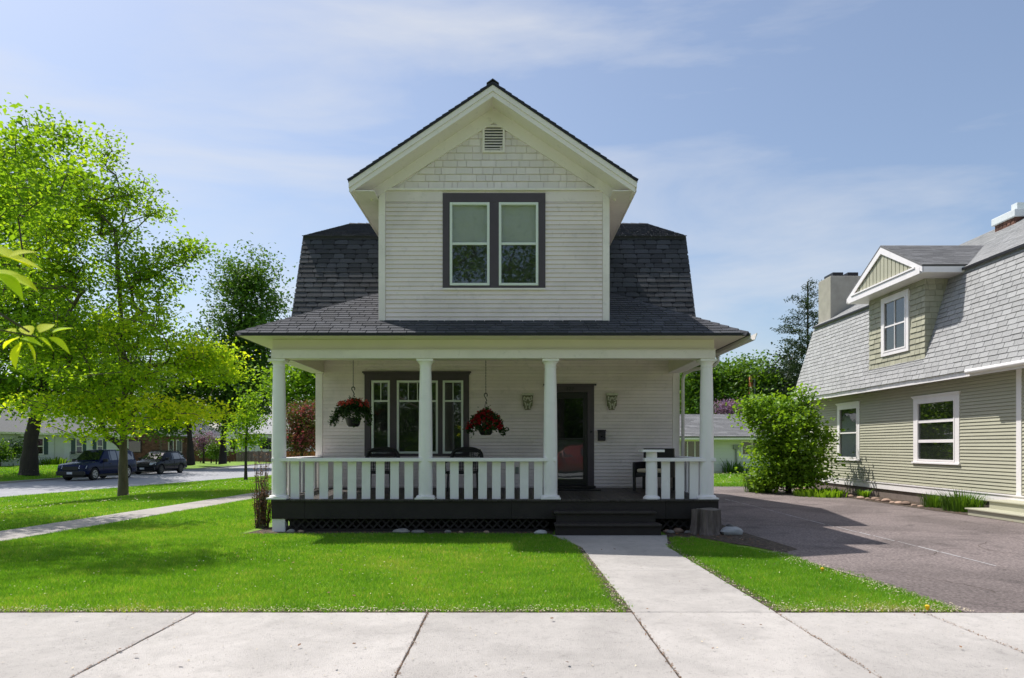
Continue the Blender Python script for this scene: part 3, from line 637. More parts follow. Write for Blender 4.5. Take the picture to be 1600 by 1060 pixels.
# lattice skirt
lat = MB(); la0, la1, lz0, lz1 = X(446, YD), X(858, YD), .055, fz0-.002
latp = MB().box(la0, la1, YD+.075, YD+.095, 0.0, .055).build('lattice', M['deck'], H)
def slat_run(a0, a1):
    s = .155; x = a0-.3
    while x < a1:
        for sg, dy in ((1, .0), (-1, .012)):
            h = lz1-lz0; p0, p1 = (x, x+h) if sg > 0 else (x+h, x)
            w = .022; poly = [(p0-w, lz0), (p0+w, lz0), (p1+w, lz1), (p1-w, lz1)]
            c = clip_rect(poly, a0, a1, lz0, lz1)
            if len(c) >= 3:
                m_ = MB(); m_.prism([(u, YD+.06+dy, z) for u, z in c], (0, .011, 0)); m_.build('lattice_slat', M['deck'], latp)
        x += s
slat_run(la0, la1); slat_run(X(1034, YD), X(1080, YD))
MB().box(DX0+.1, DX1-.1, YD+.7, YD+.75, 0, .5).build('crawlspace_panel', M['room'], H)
for px in (434.5, 1112): MB().box(X(px, YD)-.115, X(px, YD)+.115, YD+.02, YD+.22, -.03, fz0-.001).build('deck_post', M['white'] if px < 800 else M['deck'], H, bevel=.004)
# steps
st_ = MB(); stp = MB().box(X(870, 12.1), X(1024, 12.1), 12.08, YD, 0.0, .365).build('steps', M['deck'], H)
MB().box(X(866, 12.05), X(1025.5, 12.05), 12.03, YD-.002, .367, .402).build('tread', M['deckb'], stp, bevel=.004)
MB().box(X(868.5, 11.83), X(1033, 11.83), 11.83, 12.079, .0, .17).build('riser_box', M['deck'], stp)
MB().box(X(867, 11.78), X(1034.5, 11.78), 11.78, 12.079, .172, .207).build('tread', M['deckb'], stp, bevel=.004)
# columns
zc = 3.144
def column(x, y):
    c = MB().box(x-.15, x+.15, y-.15, y+.15, zc-.045, zc-.002).build('column_capital', M['white'], None, bevel=.004)
def col_at(x, y, zb):
    s = MB(); h = zc-.045-zb
    s.lathe((x, y, zb), [(.128, .06), (.128, .4), (.126, h*.4), (.117, h*.75), (.104, h-.10)], 28)
    c = s.build('column', M['white'], H, smooth=2)
    k = MB(); k.lathe((x, y, zb), [(.105, h-.11), (.112, h-.105), (.112, h-.09), (.104, h-.085), (.106, h-.05), (.128, h-.02), (.138, h-.001)], 28); k.build('capital_ring', M['white'], c, smooth=2)
    MB().box(x-.15, x+.15, y-.15, y+.15, zb+h, zb+h+.043).build('capital_plate', M['white'], c, bevel=.004)
    k = MB(); k.lathe((x, y, zb), [(.13, .075), (.165, .062), (.172, .045), (.165, .03), (.16, .028)], 28); k.build('base_ring', M['white'], c, smooth=2)
    MB().box(x-.18, x+.18, y-.17, y+.17, zb+.002, zb+.03).build('base_plate', M['white'], c, bevel=.004)
for x in CX: col_at(x, YC, ZD+.002)
# railings
RZ0, RZ1 = 1.277, 1.342
def rail(name, a, b, bal, ax='x', fixed=0):
    if ax == 'x': r_ = MB().box(a, b, YC-.12, YC+.12, RZ0, RZ1).build(name, M['white'], H, bevel=.008)
    else: r_ = MB().box(fixed-.12, fixed+.12, a, b, RZ0, RZ1).build(name, M['white'], H, bevel=.008)
    mb = MB().box(-.0775, .0775, -.017, .017, 0, RZ0-.585) if ax == 'x' else MB().box(-.017, .017, -.0775, .0775, 0, RZ0-.585)
    me = D.meshes.new('baluster'); me.from_pydata([tuple(v) for v in mb.v], [], mb.f); me.materials.append(M['white'])
    for c in bal:
        o = inst('baluster', me, (c, YC, .582) if ax == 'x' else (fixed, c, .60), r_, (0, random.uniform(-.005, .005), random.uniform(-.02, .02)))
    return r_
bl = [X(p, YC) for p in (461, 483.5, 506, 528, 550, 572, 594, 616.5, 639, 689, 710, 732, 754, 775.5, 797, 819, 841)]
rail('railing', X(427, YC), X(870, YC-.12), bl)
rail('railing', X(1006, YC), X(1116, YC), [X(p, YC) for p in (1040, 1062, 1084)])
sy = [12.75+.28*i for i in range(8)]
rail('railing', YC+.125, YW-.03, sy, 'y', CX[0]+.02); rail('railing', YC+.125, YW-.03, sy, 'y', CX[3]-.02)
xn = X(1018, YC); s = MB(); s.lathe((xn, YC, ZD), [(.155, .004), (.155, .03), (.125, .055), (.108, .07), (.105, .5), (.098, .86)], 24); nw = s.build('newel_post', M['white'], H, smooth=2)
MB().box(xn-.2, xn+.2, YC-.19, YC+.19, ZD+.86, ZD+.905).build('newel_cap', M['white'], nw, bevel=.005)
# porch beam, ceiling
bz0, bz1, bz2 = zc, 3.313, 3.49; bx0, bx1 = X(425, YD), X(1116.5, YD)
bm2 = MB().box(bx0, bx1, YD+.02, YD+.28, bz0+.004, bz2).build('porch_beam', M['cream'], H, bevel=.003)
MB().box(bx0-.012, bx1+.012, YD-.02, YD+.018, bz0, bz1-.02).build('architrave_board', M['trim'], bm2, bevel=.004)
MB().box(bx0-.02, bx1+.02, YD-.035, YD+.018, bz1-.018, bz1+.004).build('beam_moulding', M['cream'], bm2, bevel=.003)
for xa, xb in ((bx0, bx0+.26), (bx1-.26, bx1)):
    MB().box(xa, xb, YD+.282, YW-.002, bz0+.02, bz2-.002).build('porch_beam', M['cream'], H, bevel=.003)
    MB().box(xa-.01, xb+.01, YD+.282, YW-.034, bz0+.0, bz0+.018).build('beam_soffit_board', M['trim'], H)
MB().box(bx0+.27, bx1-.27, YD+.29, YW-.001, 3.472, 3.488).build('porch_ceiling', M['cream'], H)
MB().box(X(898, 13.4), X(912, 13.4), 13.3, 13.5, 3.44, 3.47).build('ceiling_light', M['black'], H)
# porch roof
EX0, EX1, EZ, ps = X(368.5, YE), X(1169.5, YE), 3.535, .55
def pz(y): return EZ+ps*(y-YE)
yt = 14.75; t = yt-YE
soff = MB(); soff.box(EX0+.03, EX1-.03, YE+.03, YW, 3.492, 3.505); soff.build('porch_soffit', M['cream'], H)
rbm = MB(); rbm.add([(EX0, YE, EZ-.012), (EX1, YE, EZ-.012), (EX1-t, yt, pz(yt)-.012), (EX0+t, yt, pz(yt)-.012), (EX0, YE, 3.51), (EX1, YE, 3.51), (EX1, yt, 3.51), (EX0, yt, 3.51)],
    [(0, 1, 2, 3), (0, 3, 7, 4), (1, 5, 6, 2), (0, 4, 5, 1), (2, 6, 7, 3), (4, 7, 6, 5)])
proof = rbm.build('porch_roof', M['sh_top'], H)
MB().box(EX0-.015, EX1+.015, YE-.02, YE-.001, EZ-.045, EZ-.004).build('drip_edge', M['flash'], proof)
for xa in (EX0-.02, EX1+.001): MB().box(xa, xa+.02, YE, yt, 3.50, EZ-.002).build('drip_edge', M['flash'], proof)
cs = math.sqrt(1+ps*ps)
shingles(proof, 'shingle', M['sh_top'], (0, YE-.012, EZ-.004), (1, 0, 0), (0, 1, ps), [(EX0-.01, 0), (EX1+.01, 0), (EX1-t, t*cs), (EX0+t, t*cs)], .27, .128, .012, single=False, seed=3, gap=.014, wvar=.3, jag=.006)
shingles(proof, 'shingle', M['sh_top'], (EX0-.01, 0, EZ-.004), (0, 1, 0), (1, 0, ps), [(YE, 0), (yt, 0), (yt, t*cs)], .27, .128, .011, single=False, seed=4)
shingles(proof, 'shingle', M['sh_top'], (EX1+.01, 0, EZ-.004), (0, 1, 0), (-1, 0, ps), [(YE, 0), (yt, 0), (yt, t*cs)], .27, .128, .011, single=False, seed=5)
def caps(parent, p, q, w, n, m, up=Vector((0, 0, 1)), t=.014):
    p, q = Vector(p), Vector(q); d = (q-p); l = d.length; d.normalize(); s = d.cross(up).normalized()
    me = None
    for i in range(n):
        mb = MB(); c = p+d*(l*i/n); e = c+d*(l/n*1.12); dn_ = Vector((0, 0, -w*.42))
        a = [c+s*w+dn_, c+Vector((0, 0, t+.018)), c-s*w+dn_]; b = [e+s*w+dn_, e+Vector((0, 0, .014)), e-s*w+dn_]
        mb.add(a+b+[x-Vector((0, 0, .02)) for x in a+b], [(0, 1, 4, 3), (1, 2, 5, 4), (6, 0, 1, 7), (7, 1, 2, 8), (0, 6, 9, 3), (2, 5, 11, 8)]); mb.build('hip_cap', m, parent)
caps(proof, (EX0, YE, EZ+.0), (EX0+2.6, YE+2.6, EZ+2.6*ps), .10, 20, M['sh_top']); caps(proof, (EX1, YE, EZ), (EX1-2.6, YE+2.6, EZ+2.6*ps), .10, 20, M['sh_top'])
# gutter and downspout on the right eave
gt = MB(); gy0, gy1 = YE-.02, YW; gx_ = EX1+.022
pf = [(0, 0), (0, -.10), (.03, -.125), (.085, -.125), (.125, -.02), (.125, .0), (.115, -.0), (.08, -.115), (.035, -.115), (.012, -.09), (.012, 0)]
gt.prism([(gx_+a, gy0, EZ+.0+b) for a, b in pf], (0, gy1-gy0, 0)); gt.build('gutter', M['pipe'], H)
dsx = XR+.07; dp = MB(); dp.tube([(gx_+.06, 14.0, 3.41), (gx_+.06, 14.0, 3.30), (gx_+.0, 14.05, 3.22), (dsx+.15, 14.55, 3.18), (dsx+.03, 14.72, 3.12), (dsx, 14.74, 3.0), (dsx, 14.74, .15)], .038, 8); dp.build('downspout', M['pipe'], H, smooth=True)
# gambrel roof
RX0, RX1 = -4.71, 3.92
lows = math.hypot(GY1-yb, GZ1-3.5); lV = Vector((0, GY1-yb, GZ1-3.5)).normalized()
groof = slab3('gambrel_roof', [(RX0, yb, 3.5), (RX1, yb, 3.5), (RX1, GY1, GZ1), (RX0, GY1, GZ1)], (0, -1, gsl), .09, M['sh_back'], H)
xdl, xdr = X(592, YG), X(952, YG)
def gh(u, v):
    y = yb+lV.y*v; z = 3.5+lV.z*v
    return (xdl+.12 < u < xdr-.12) or (z < EZ+ps*min(y-YE, u-EX0, EX1-u)-.22) or z < 3.7
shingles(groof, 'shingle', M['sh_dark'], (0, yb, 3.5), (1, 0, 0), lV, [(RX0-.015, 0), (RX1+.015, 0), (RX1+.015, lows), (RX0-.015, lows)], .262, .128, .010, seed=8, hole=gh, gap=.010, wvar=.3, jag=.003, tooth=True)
up = Vector((0, GYR-GY1, GZR-GZ1)); ul = up.length
uroof = slab3('upper_roof', [(RX0, GY1-.06, GZ1-.02), (RX1, GY1-.06, GZ1-.02), (RX1, GYR, GZR), (RX0, GYR, GZR)], (0, -.4, 1), .08, M['sh_top'], H)
shingles(uroof, 'shingle', M['sh_top'], (0, GY1-.09, GZ1-.03), (1, 0, 0), up, [(RX0-.015, 0), (RX1+.015, 0), (RX1+.015, ul+.08), (RX0-.015, ul+.08)], .27, .135, .013, single=False, seed=9, gap=.012, wvar=.3, jag=.006)
slab3('upper_roof', [(RX0, 2*GYR-GY1, GZ1), (RX1, 2*GYR-GY1, GZ1), (RX1, GYR, GZR), (RX0, GYR, GZR)], (0, .4, 1), .08, M['sh_top'], H)
slab3('gambrel_roof', [(RX0, 2*GYR-yb, 3.5), (RX1, 2*GYR-yb, 3.5), (RX1, 2*GYR-GY1, GZ1), (RX0, 2*GYR-GY1, GZ1)], (0, 1, gsl), .09, M['sh_dark'], H)
caps(uroof, (RX0, GYR, GZR+.01), (RX1, GYR, GZR+.01), .1, 36, M['sh_top'])
# front gable block
gx0, gx1 = xdl, xdr; gzb = pz(YG)-.05; gzt = Z(299, YG); axx = (X(545, YR)+X(995, YR))/2; apz = Z(125, YR)-.05; tz = Z(281, YR); hw = (X(995, YR)-X(545, YR))/2; gs_ = (apz-tz)/hw
FG = Fr((0, YG, 0))
def rz(x): return apz-gs_*abs(x-axx)
blk = MB(); poly = [(gx0, YG, gzb-.4), (gx1, YG, gzb-.4), (gx1, YG, rz(gx1)-.1), (axx, YG, apz-.1), (gx0, YG, rz(gx0)-.1)]
blk.prism([(p[0], p[1]+.03, p[2]) for p in poly], (0, 7, 0)); blk.build('gable_block', M['siding'], H, label='plain side walls of the front gable')
gw = dict(u0=X(692, YG), u1=X(852, YG), z0=Z(451, YG), z1=Z(303, YG))
fbk = MB(FG); fbk.box(gx0+.03, gw['u0'], -.025, .004, gzb-.03, gzt); fbk.box(gw['u1'], gx1-.03, -.025, .004, gzb-.03, gzt); fbk.box(gw['u0'], gw['u1'], -.025, .004, gzb-.03, gw['z0']); fbk.box(gw['u0'], gw['u1'], -.025, .004, gw['z1'], gzt)
gwall = fbk.build('gable_wall', M['siding'], H)
clapboards(gwall, FG, gx0+.125, gx1-.125, gzb+.03, Z(316, YG), .0805, M['siding'], [(gw['u0'], gw['u1'], gw['z0'], gw['z1'])], t=.025)
for a, b in ((gx0+.125, gw['u0']), (gw['u1'], gx1-.125)): MB(FG).box(a, b, .004, .02, Z(316, YG)+.002, gzt-.002).build('frieze_board', M['siding'], gwall)
for a, b in ((gx0, gx0+.123), (gx1-.123, gx1)): MB(FG).box(a, b, -.15, .034, gzb-.02, rz(a if a < axx else b)-.24).build('corner_board', M['trim'], H, bevel=.004)
MB(FG).box(gx0+.10, gx1-.10, .0, .055, gzt+.0, gzt+.045).build('belt_moulding', M['trim'], H, bevel=.006)
MB(FG).box(gw['u0']+.0, gw['u1'], .0, .05, gw['z0']-.035, gw['z0']-.002).build('sill_board', M['trim'], H)
def gxp(a): return X(a, YG)
gs2 = []
for a, b in ((703, 765), (779.5, 841)):
    a, b = gxp(a), gxp(b); c, d = Z(447, YG), Z(317.5, YG); zmr = Z(381.5, YG)
    gs2.append((a, b, c, d, [(a+.045, b-.045, zmr-.022, zmr+.022)], (zmr, d-.02)))
window(H, FG, gw['u0'], gw['u1'], gw['z0'], gw['z1'], .035, gs2, M['purple'], cw=.118, mull=((gxp(765), gxp(779.5)),), head=.165, topglass=zmr)
# shingled triangle
fh = MB(); 
tp = [(gx0+.1, gzt+.045), (gx1-.1, gzt+.045), (axx, 0)]
tri = [(gx0+.08, gzt+.045), (gx1-.08, gzt+.045), (gx1-.08, rz(gx1-.08)-.20), (axx, apz-.20), (gx0+.08, rz(gx0+.08)-.20)]
gtri = MB(); gtri.prism([(u, YG-.004, z) for u, z in tri], (0, .03, 0)); gt_ = gtri.build('gable_triangle', M['woodsh'], H)
inner = [(X(622, YG), gzt+.047), (X(928, YG), gzt+.047), (X(771, YG), Z(183, YG))]
vt = dict(u0=X(754, YG), u1=X(789, YG), z0=Z(240, YG), z1=Z(197, YG))
shingles(gt_, 'wood_shingle', M['woodsh'], (0, YG-.005, 0), (1, 0, 0), (0, 0, 1), inner, .20, .130, .020, wvar=.5, seed=5, gap=.011, jag=.002, hole=lambda u, v: vt['u0'] < u < vt['u1'] and vt['z0'] < v < vt['z1'])
for sg in (-1, 1):
    e0 = axx+sg*(hw-.30); ft = .225
    pts = [(axx, apz-.20), (e0, apz-.20-gs_*abs(e0-axx)), (e0, apz-.20-gs_*abs(e0-axx)-ft*1.0), (axx, apz-.20-ft*1.35)]
    k = MB(); k.prism([(u, YG-.048, z) for u, z in pts], (0, .043, 0)); k.build('rake_frieze', M['trim'], H)
vb = MB(FG); u0, u1, z0, z1 = vt['u0'], vt['u1'], vt['z0'], vt['z1']
vb.box(u0, u0+.04, 0, .05, z0, z1); vb.box(u1-.04, u1, 0, .05, z0, z1); vb.box(u0+.04, u1-.04, 0, .049, z1-.04, z1); vb.box(u0+.04, u1-.04, 0, .049, z0, z0+.04)
vent = vb.build('gable_vent', M['trim'], H, bevel=.003)
MB(FG).box(u0+.02, u1-.02, .005, .01, z0+.02, z1-.02).build('vent_screen', M['black'], vent)
for i in range(8):
    zz = z0+.055+i*(z1-z0-.1)/8; k = MB(FG); k.add([(u0+.04, .04, zz), (u1-.04, .04, zz), (u1-.04, .015, zz+.028), (u0+.04, .015, zz+.028), (u0+.04, .04, zz+.012), (u1-.04, .04, zz+.012), (u1-.04, .015, zz+.04), (u0+.04, .015, zz+.04)], [(0, 1, 2, 3), (4, 5, 6, 7), (0, 1, 5, 4), (3, 2, 6, 7)]); k.build('louvre', M['trim'], vent)
# gable roof: two slopes with layered rake boards, soffits
yend = 19.6
grf = MB()
for sg in (-1, 1):
    ex = axx+sg*hw
    nrm = Vector((sg*gs_, 0, 1)).normalized()
    rf = slab3('gable_roof', [(axx, YR, apz), (ex, YR, tz), (ex, yend, tz), (axx, yend, apz)], nrm, .03, M['sh_top'], H)
    sl_ = math.hypot(hw, apz-tz)
    shingles(rf, 'shingle', M['sh_top'], (ex+sg*.02, 0, tz-.012), (0, 1, 0), (-sg*hw, 0, apz-tz), [(YR-.03, 0), (yend, 0), (yend, sl_+.02), (YR-.03, sl_+.02)], .27, .135, .014, single=False, seed=20+sg)
    # rake: dark edge, outer board, inner crown board
    def rk(name, y0, y1, dz0, dz1, m, e=0.0):
        k = MB(); k.prism([(axx, y0, apz-dz0), (ex+sg*e, y0, tz-dz0-e*gs_), (ex+sg*e, y0, tz-dz1-e*gs_), (axx, y0, apz-dz1)], (0, y1-y0, 0)); k.build(name, m, H)
    rk('rake_drip_edge', YR-.035, YR-.002, .001, .045, M['flash'])
    rk('rake_board', YR-.018, YR+.02, .047, .150, M['trim']); rk('rake_board', YR+.0, YR+.03, .152, .245, M['trim'], -.03)
    k = MB(); xi = gx0 if sg < 0 else gx1
    k.prism([(axx, YR+.03, apz-.235), (ex-sg*.03, YR+.03, tz-.235+.03*gs_), (ex-sg*.03, YG-.05, tz-.235+.03*gs_), (axx, YG-.05, apz-.235)], (0, 0, .02)); k.build('rake_soffit', M['trim'], H)
    # eave along the side
    k = MB(); k.prism([(ex, YR+.02, tz-.02), (ex, 15.6, tz-.02), (ex, 15.6, tz-.20), (ex, YR+.02, tz-.20)], (-sg*.025, 0, 0)); k.build('eave_fascia', M['trim'], H)
    k = MB(); k.prism([(ex-sg*.028, YR+.03, tz-.19), (xi, YR+.03, tz-.19+0.0), (xi, 15.6, tz-.19), (ex-sg*.028, 15.6, tz-.19)], (0, 0, .015)); k.build('eave_soffit', M['trim'], H)
    k = MB(); k.box(ex-.012 if sg < 0 else ex-.0, ex if sg < 0 else ex+.012, YR, 15.6, tz-.05, tz-.0); k.build('eave_drip_edge', M['flash'], H)
caps(H, (axx, YR-.03, apz+.03), (axx, yend, apz+.03), .11, 30, M['sh_top'])
# ------------------------------------------------------------ olive gambrel house on the right
NX = 11.2
O_ = thing('olive_house', 'olive green clapboard house with pale grey gambrel roof and a gabled dormer', 'house', (15.5, 19, 0))
FN = Fr((NX, 0, 0), math.radians(-90))   # u = -y, outwards = -x
NY0, NY1 = 11.0, 25.6
mb = MB(); pr = [(NX+.02, -.05), (NX+.02, 3.3), (11.62, 6.0), (15.5, 8.35), (19.3, 6.0), (19.8, 3.3), (19.8, -.05)]
mb.prism([(x, NY0+.02, z) for x, z in pr], (0, NY1-NY0, 0)); mb.build('wall', M['oshade'], O_, label='plain end walls of the olive house')
w1 = dict(u0=-23.45, u1=-21.95, z0=1.13, z1=2.98); w2 = dict(u0=-19.0, u1=-17.05, z0=1.13, z1=2.90)
hl = [(w['u0'], w['u1'], w['z0'], w['z1']) for w in (w1, w2)]
bk = MB(FN); bk.box(-NY1, -NY0, -.015, .003, .3, w1['z0']); bk.box(-NY1, -NY0, -.015, .003, w1['z1'], 3.28)
for a, b in ((-NY1, w1['u0']), (w1['u1'], w2['u0']), (w2['u1'], -NY0)): bk.box(a, b, -.015, .003, w1['z0'], w1['z1'])
bk.box(w2['u0'], w2['u1'], -.015, .003, w2['z1'], w1['z1'])
nw_ = bk.build('side_wall', M['oshade'], O_)
clapboards(nw_, FN, -NY1+.1, -15.12, .475, 3.26, .083, M['oshade'], hl, t=.028)
MB(FN).box(-15.12, -14.97, .0, .035, .3, 3.27).build('corner_board', M['white'], O_)
clapboards(nw_, FN, -14.97, -NY0, .475, 3.26, .083, M['oshade'], [], t=.028)
MB(FN).box(-NY1-.02, -NY1+.1, 0, .035, .3, 3.27).build('corner_board', M['white'], O_)
MB(FN).box(-NY1-.02, -NY0, .0, .04, .27, .44).build('water_table', M['white'], O_, bevel=.004); MB(FN).box(-NY1-.02, -NY0, .0, .06, .442, .47).build('water_table_cap', M['white'], O_)
MB(FN).box(-NY1, -NY0, -.06, -.01, -.05, .268).build('foundation', M['found'], O_)
q = .045
a, b, c, d = w1['u0']+.14, w1['u1']-.14, w1['z0']+.03, w1['z1']-.14; zm = (c+d)/2
window(O_, FN, w1['u0'], w1['u1'], w1['z0'], w1['z1'], .03, [(a, b, c, d, [(a+q, b-q, zm-.022, zm+.022)], None)], M['white'], cw=.14, cap=True, sill=True, sm=M['white'], curtain=True)
a, b, c, d = w2['u0']+.17, w2['u1']-.17, w2['z0']+.03, w2['z1']-.14; h3 = (d-c)/3
window(O_, FN, w2['u0'], w2['u1'], w2['z0'], w2['z1'], .03, [(a, b, c, d, [(a+q, b-q, c+h3-.04, c+h3+.04), (a+q, b-q, c+2*h3-.04, c+2*h3+.04)], (c+h3*2, d))], M['white'], cw=.17, cap=True, sill=True, sm=M['white'])
# soffit, fascia
EXN = 10.72; EZN = 3.32
MB().box(EXN+.02, NX+.02, NY0, NY1+.5, 3.262, 3.29).build('eave_soffit', M['white'], O_)
MB().box(EXN, EXN+.018, NY0, NY1+.5, 3.20, 3.335).build('eave_fascia', M['white'], O_)
g_ = MB(); g_.tube([(EXN-.06, 15.9, 3.30), (EXN-.06, NY0, 3.32)], .055, 10); g_.tube([(EXN-.06, 16.0, 3.30), (EXN-.06, 15.88, 3.30)], .062, 10); g_.build('gutter', M['white'], O_, smooth=2)
BX, BZ = 11.53, 6.11; lV = Vector((BX-EXN+.02, 0, BZ-EZN-.01)); ll = lV.length
nr = slab3('gambrel_roof', [(EXN-.02, NY0, EZN+.02), (EXN-.02, NY1+.45, EZN+.02), (BX, NY1+.35, BZ), (BX, NY0, BZ)], (-lV.z, 0, lV.x), .07, M['sh_grey'], O_)
def nh(u, v):  # behind the dormer
    z = EZN+.02+lV.z/ll*v; y = -u
    return 18.05 < y < 20.6 and z > 3.95
shingles(nr, 'shingle', M['sh_grey'], (EXN-.03, 0, EZN+.01), (0, -1, 0), lV, [(-NY1-.45, 0), (-NY0, 0), (-NY0, ll), (-NY1-.35, ll)], .30, .135, .016, seed=31, hole=nh, pick=lambda u, v: u > -17.6 and u < -12.9 or (u > -19 and u < -12.9 and v < .8), gap=.013, jag=.006)
uV = Vector((15.5-BX, 0, 8.5-BZ)); ul = uV.length
nu = slab3('upper_roof', [(BX-.1, NY0, BZ-.03), (BX-.1, NY1+.3, BZ-.03), (15.5, NY1+.3, 8.5), (15.5, NY0, 8.5)], (-uV.z, 0, uV.x), .09, M['sh_grey'], O_)
shingles(nu, 'shingle', M['sh_grey'], (BX-.13, 0, BZ-.045), (0, -1, 0), uV, [(-NY1-.3, 0), (-NY0, 0), (-NY0, ul+.1), (-NY1-.3, ul+.1)], .30, .14, .012, single=False, seed=32)
MB().box(BX-.14, BX-.115, NY0, NY1+.3, BZ-.10, BZ-.035).build('upper_drip_edge', M['flash'], O_)
slab3('upper_roof', [(15.5, NY0, 8.5), (15.5, NY1+.3, 8.5), (19.45, NY1+.3, 6.1), (19.45, NY0, 6.1)], (.5, 0, 1), .09, M['sh_grey'], O_)
slab3('gambrel_roof', [(19.45, NY0, 6.1), (19.45, NY1+.3, 6.1), (20.3, NY1+.3, 3.3), (20.3, NY0, 3.3)], (1, 0, .3), .09, M['sh_grey'], O_)
# dormer
DXF, DY0, DY1 = 10.84, 17.92, 20.73
FD = Fr((DXF, 0, 0), math.radians(-90))
db_ = MB(); db_.prism([(DXF+.02, DY0+.02, 3.7), (DXF+.02, DY0+.02, 6.12), (12.4, DY0+.02, 6.12), (12.4, DY0+.02, 3.7)], (0, DY1-DY0-.04, 0)); dorm = db_.build('dormer', M['owood'], O_)
ww = dict(u0=-20.0, u1=-18.62, z0=4.17, z1=5.86)
shingles(dorm, 'wood_shingle', M['owood'], (DXF+.018, 0, 0), (0, -1, 0), (0, 0, 1), [(-DY1, 3.72), (-DY0, 3.72), (-DY0, 6.12), (-DY1, 6.12)], .26, .15, .026, wvar=.35, seed=6, gap=.012, jag=.004, hole=lambda u, v: ww['u0']+.02 < u < ww['u1']-.02 and ww['z0']+.02 < v+.07 < ww['z1']-.02)
shingles(dorm, 'wood_shingle', M['owood'], (0, DY0+.018, 0), (1, 0, 0), (0, 0, 1), [(DXF, 3.72), (DXF+.06, 3.72), (11.62, 6.12), (DXF, 6.12)], .22, .15, .018, wvar=.3, seed=7, gap=.007)
for z in (1,): MB().box(DXF-.035, DXF+.05, DY0, DY1, 3.66, 3.80).build('flashing', M['sh_grey'], O_)
a, b, c, d = ww['u0']+.13, ww['u1']-.13, ww['z0']+.10, ww['z1']-.13; zm = (c+d)/2; um = (a+b)/2
window(O_, FD, ww['u0'], ww['u1'], ww['z0'], ww['z1'], .10, [(a, b, c, d, [(a+q, b-q, zm-.022, zm+.022), (um-.014, um+.014, c+q, zm-.022), (um-.014, um+.014, zm+.022, d-q)], None)], M['white'], cw=.13, sm=M['white'], depth=.1, curtain=True)
PXF = 10.42; RY0, RY1 = 17.3, 21.2; rym = (RY0+RY1)/2; rz0, rz1 = 6.17, 7.22; s2 = (rz1-rz0)/(rym-RY0)
for sg in (-1, 1):
    ye = rym+sg*(rym-RY0)*1.0
    xe = lambda z: BX+(z-BZ)/(2.39/3.97)
    slab3('dormer_roof', [(PXF, ye, rz0), (PXF, rym, rz1), (xe(rz1)+.05, rym, rz1), (BX+.05, ye, rz0)], (0, sg*s2, 1), .05, M['sh_mid'], O_)
    V3 = Vector((0, -sg*(rym-RY0), rz1-rz0)); l3 = V3.length
    if sg < 0: shingles(O_, 'dormer_shingle', M['sh_mid'], (0, ye-.02, rz0-.012), (1, 0, 0), V3, [(PXF-.02, 0), (BX+.08, 0), (xe(rz1)+.02, l3+.02), (PXF-.02, l3+.02)], .28, .14, .012, single=False, seed=41)
    k = MB(); k.prism([(PXF-.0, rym, rz1-.055), (PXF, ye, rz0-.055), (PXF, ye, rz0-.19), (PXF, rym, rz1-.24)], (-.03, 0, 0)); k.build('dormer_rake', M['white'], O_)
    k = MB(); k.prism([(PXF-.032, rym, rz1-.0), (PXF-.032, ye, rz0-.0), (PXF-.032, ye, rz0-.053), (PXF-.032, rym, rz1-.053)], (.03, 0, 0)); k.build('dormer_rake_edge', M['sh_mid'], O_)
    MB().box(PXF+.005, BX+.0, ye-.012, ye+.012, rz0-.20, rz0-.055).build('dormer_fascia', M['white'], O_)
MB().box(PXF+.002, 11.7, RY0+.014, RY1-.014, rz0-.205, rz0-.18).build('dormer_soffit', M['white'], O_)
MB().box(PXF-.035, PXF+.0, RY0+.1, RY1-.1, rz0-.21, rz0-.04).build('dormer_crossboard', M['white'], O_, bevel=.005); MB().box(PXF-.06, PXF, RY0+.3, RY1-.3, rz0-.035, rz0+.01).build('dormer_crossboard', M['white'], O_, bevel=.005)
bb = MB(); bb.prism([(PXF+.032, RY0+.25, rz0-.03), (PXF+.032, RY1-.25, rz0-.03), (PXF+.032, rym, rz1-.2)], (.02, 0, 0)); pan = bb.build('dormer_pediment', M['oshade'], O_)
n = 17
for i in range(n):
    y = RY0+.32+(RY1-RY0-.64)*(i+.5)/n; hz = rz1-.20-abs(y-rym)*s2
    if hz > rz0+.03: MB().box(PXF+.014, PXF+.030, y-.080, y+.080, rz0-.0, hz).build('batten', M['oshade'], pan)
# chimneys
ch = MB(); ch.box(11.62, 12.85, 24.9, 25.9, 5.9, 7.78); cc = ch.build('chimney', M['chim'], O_, bevel=.02)
for x in (11.75, 12.3): MB().box(x, x+.38, 25.0, 25.7, 7.79, 7.93).build('chimney_flue', M['black'], cc)
rc = MB(); rc.box(14.75, 15.6, 20.0, 20.85, 7.7, 8.28); r2 = rc.build('chimney', M['brick'], O_, label='brick chimney with white cap')
MB().box(14.68, 15.68, 19.93, 20.92, 8.28, 8.50).build('chimney_cap', M['chimcap'], r2, bevel=.02); MB().box(14.95, 15.2, 20.2, 20.45, 8.5, 8.78).build('chimney_pot', M['chimcap'], r2, bevel=.01)
for r_ in range(5):
    for i in range(5): MB().box(14.738, 14.749, 20.0+i*.16+(r_ % 2)*.04, 20.0+i*.16+.15, 7.88+r_*.08, 7.95+r_*.08).build('brick', M['brick'], r2)
# steps at the near end of the wall
for i, (a, h) in enumerate(((.95, .17), (.55, .36))):
    stx = MB().box(NX-.0-a, NX-.045, 13.2, 15.35-i*.12, (0, .171)[i], h-.03).build('side_step', M['oshade'], O_); MB().box(NX-.04-a, NX-.045, 13.15, 15.4-i*.12, h-.028, h).build('tread', M['oshade'], stx, bevel=.004)

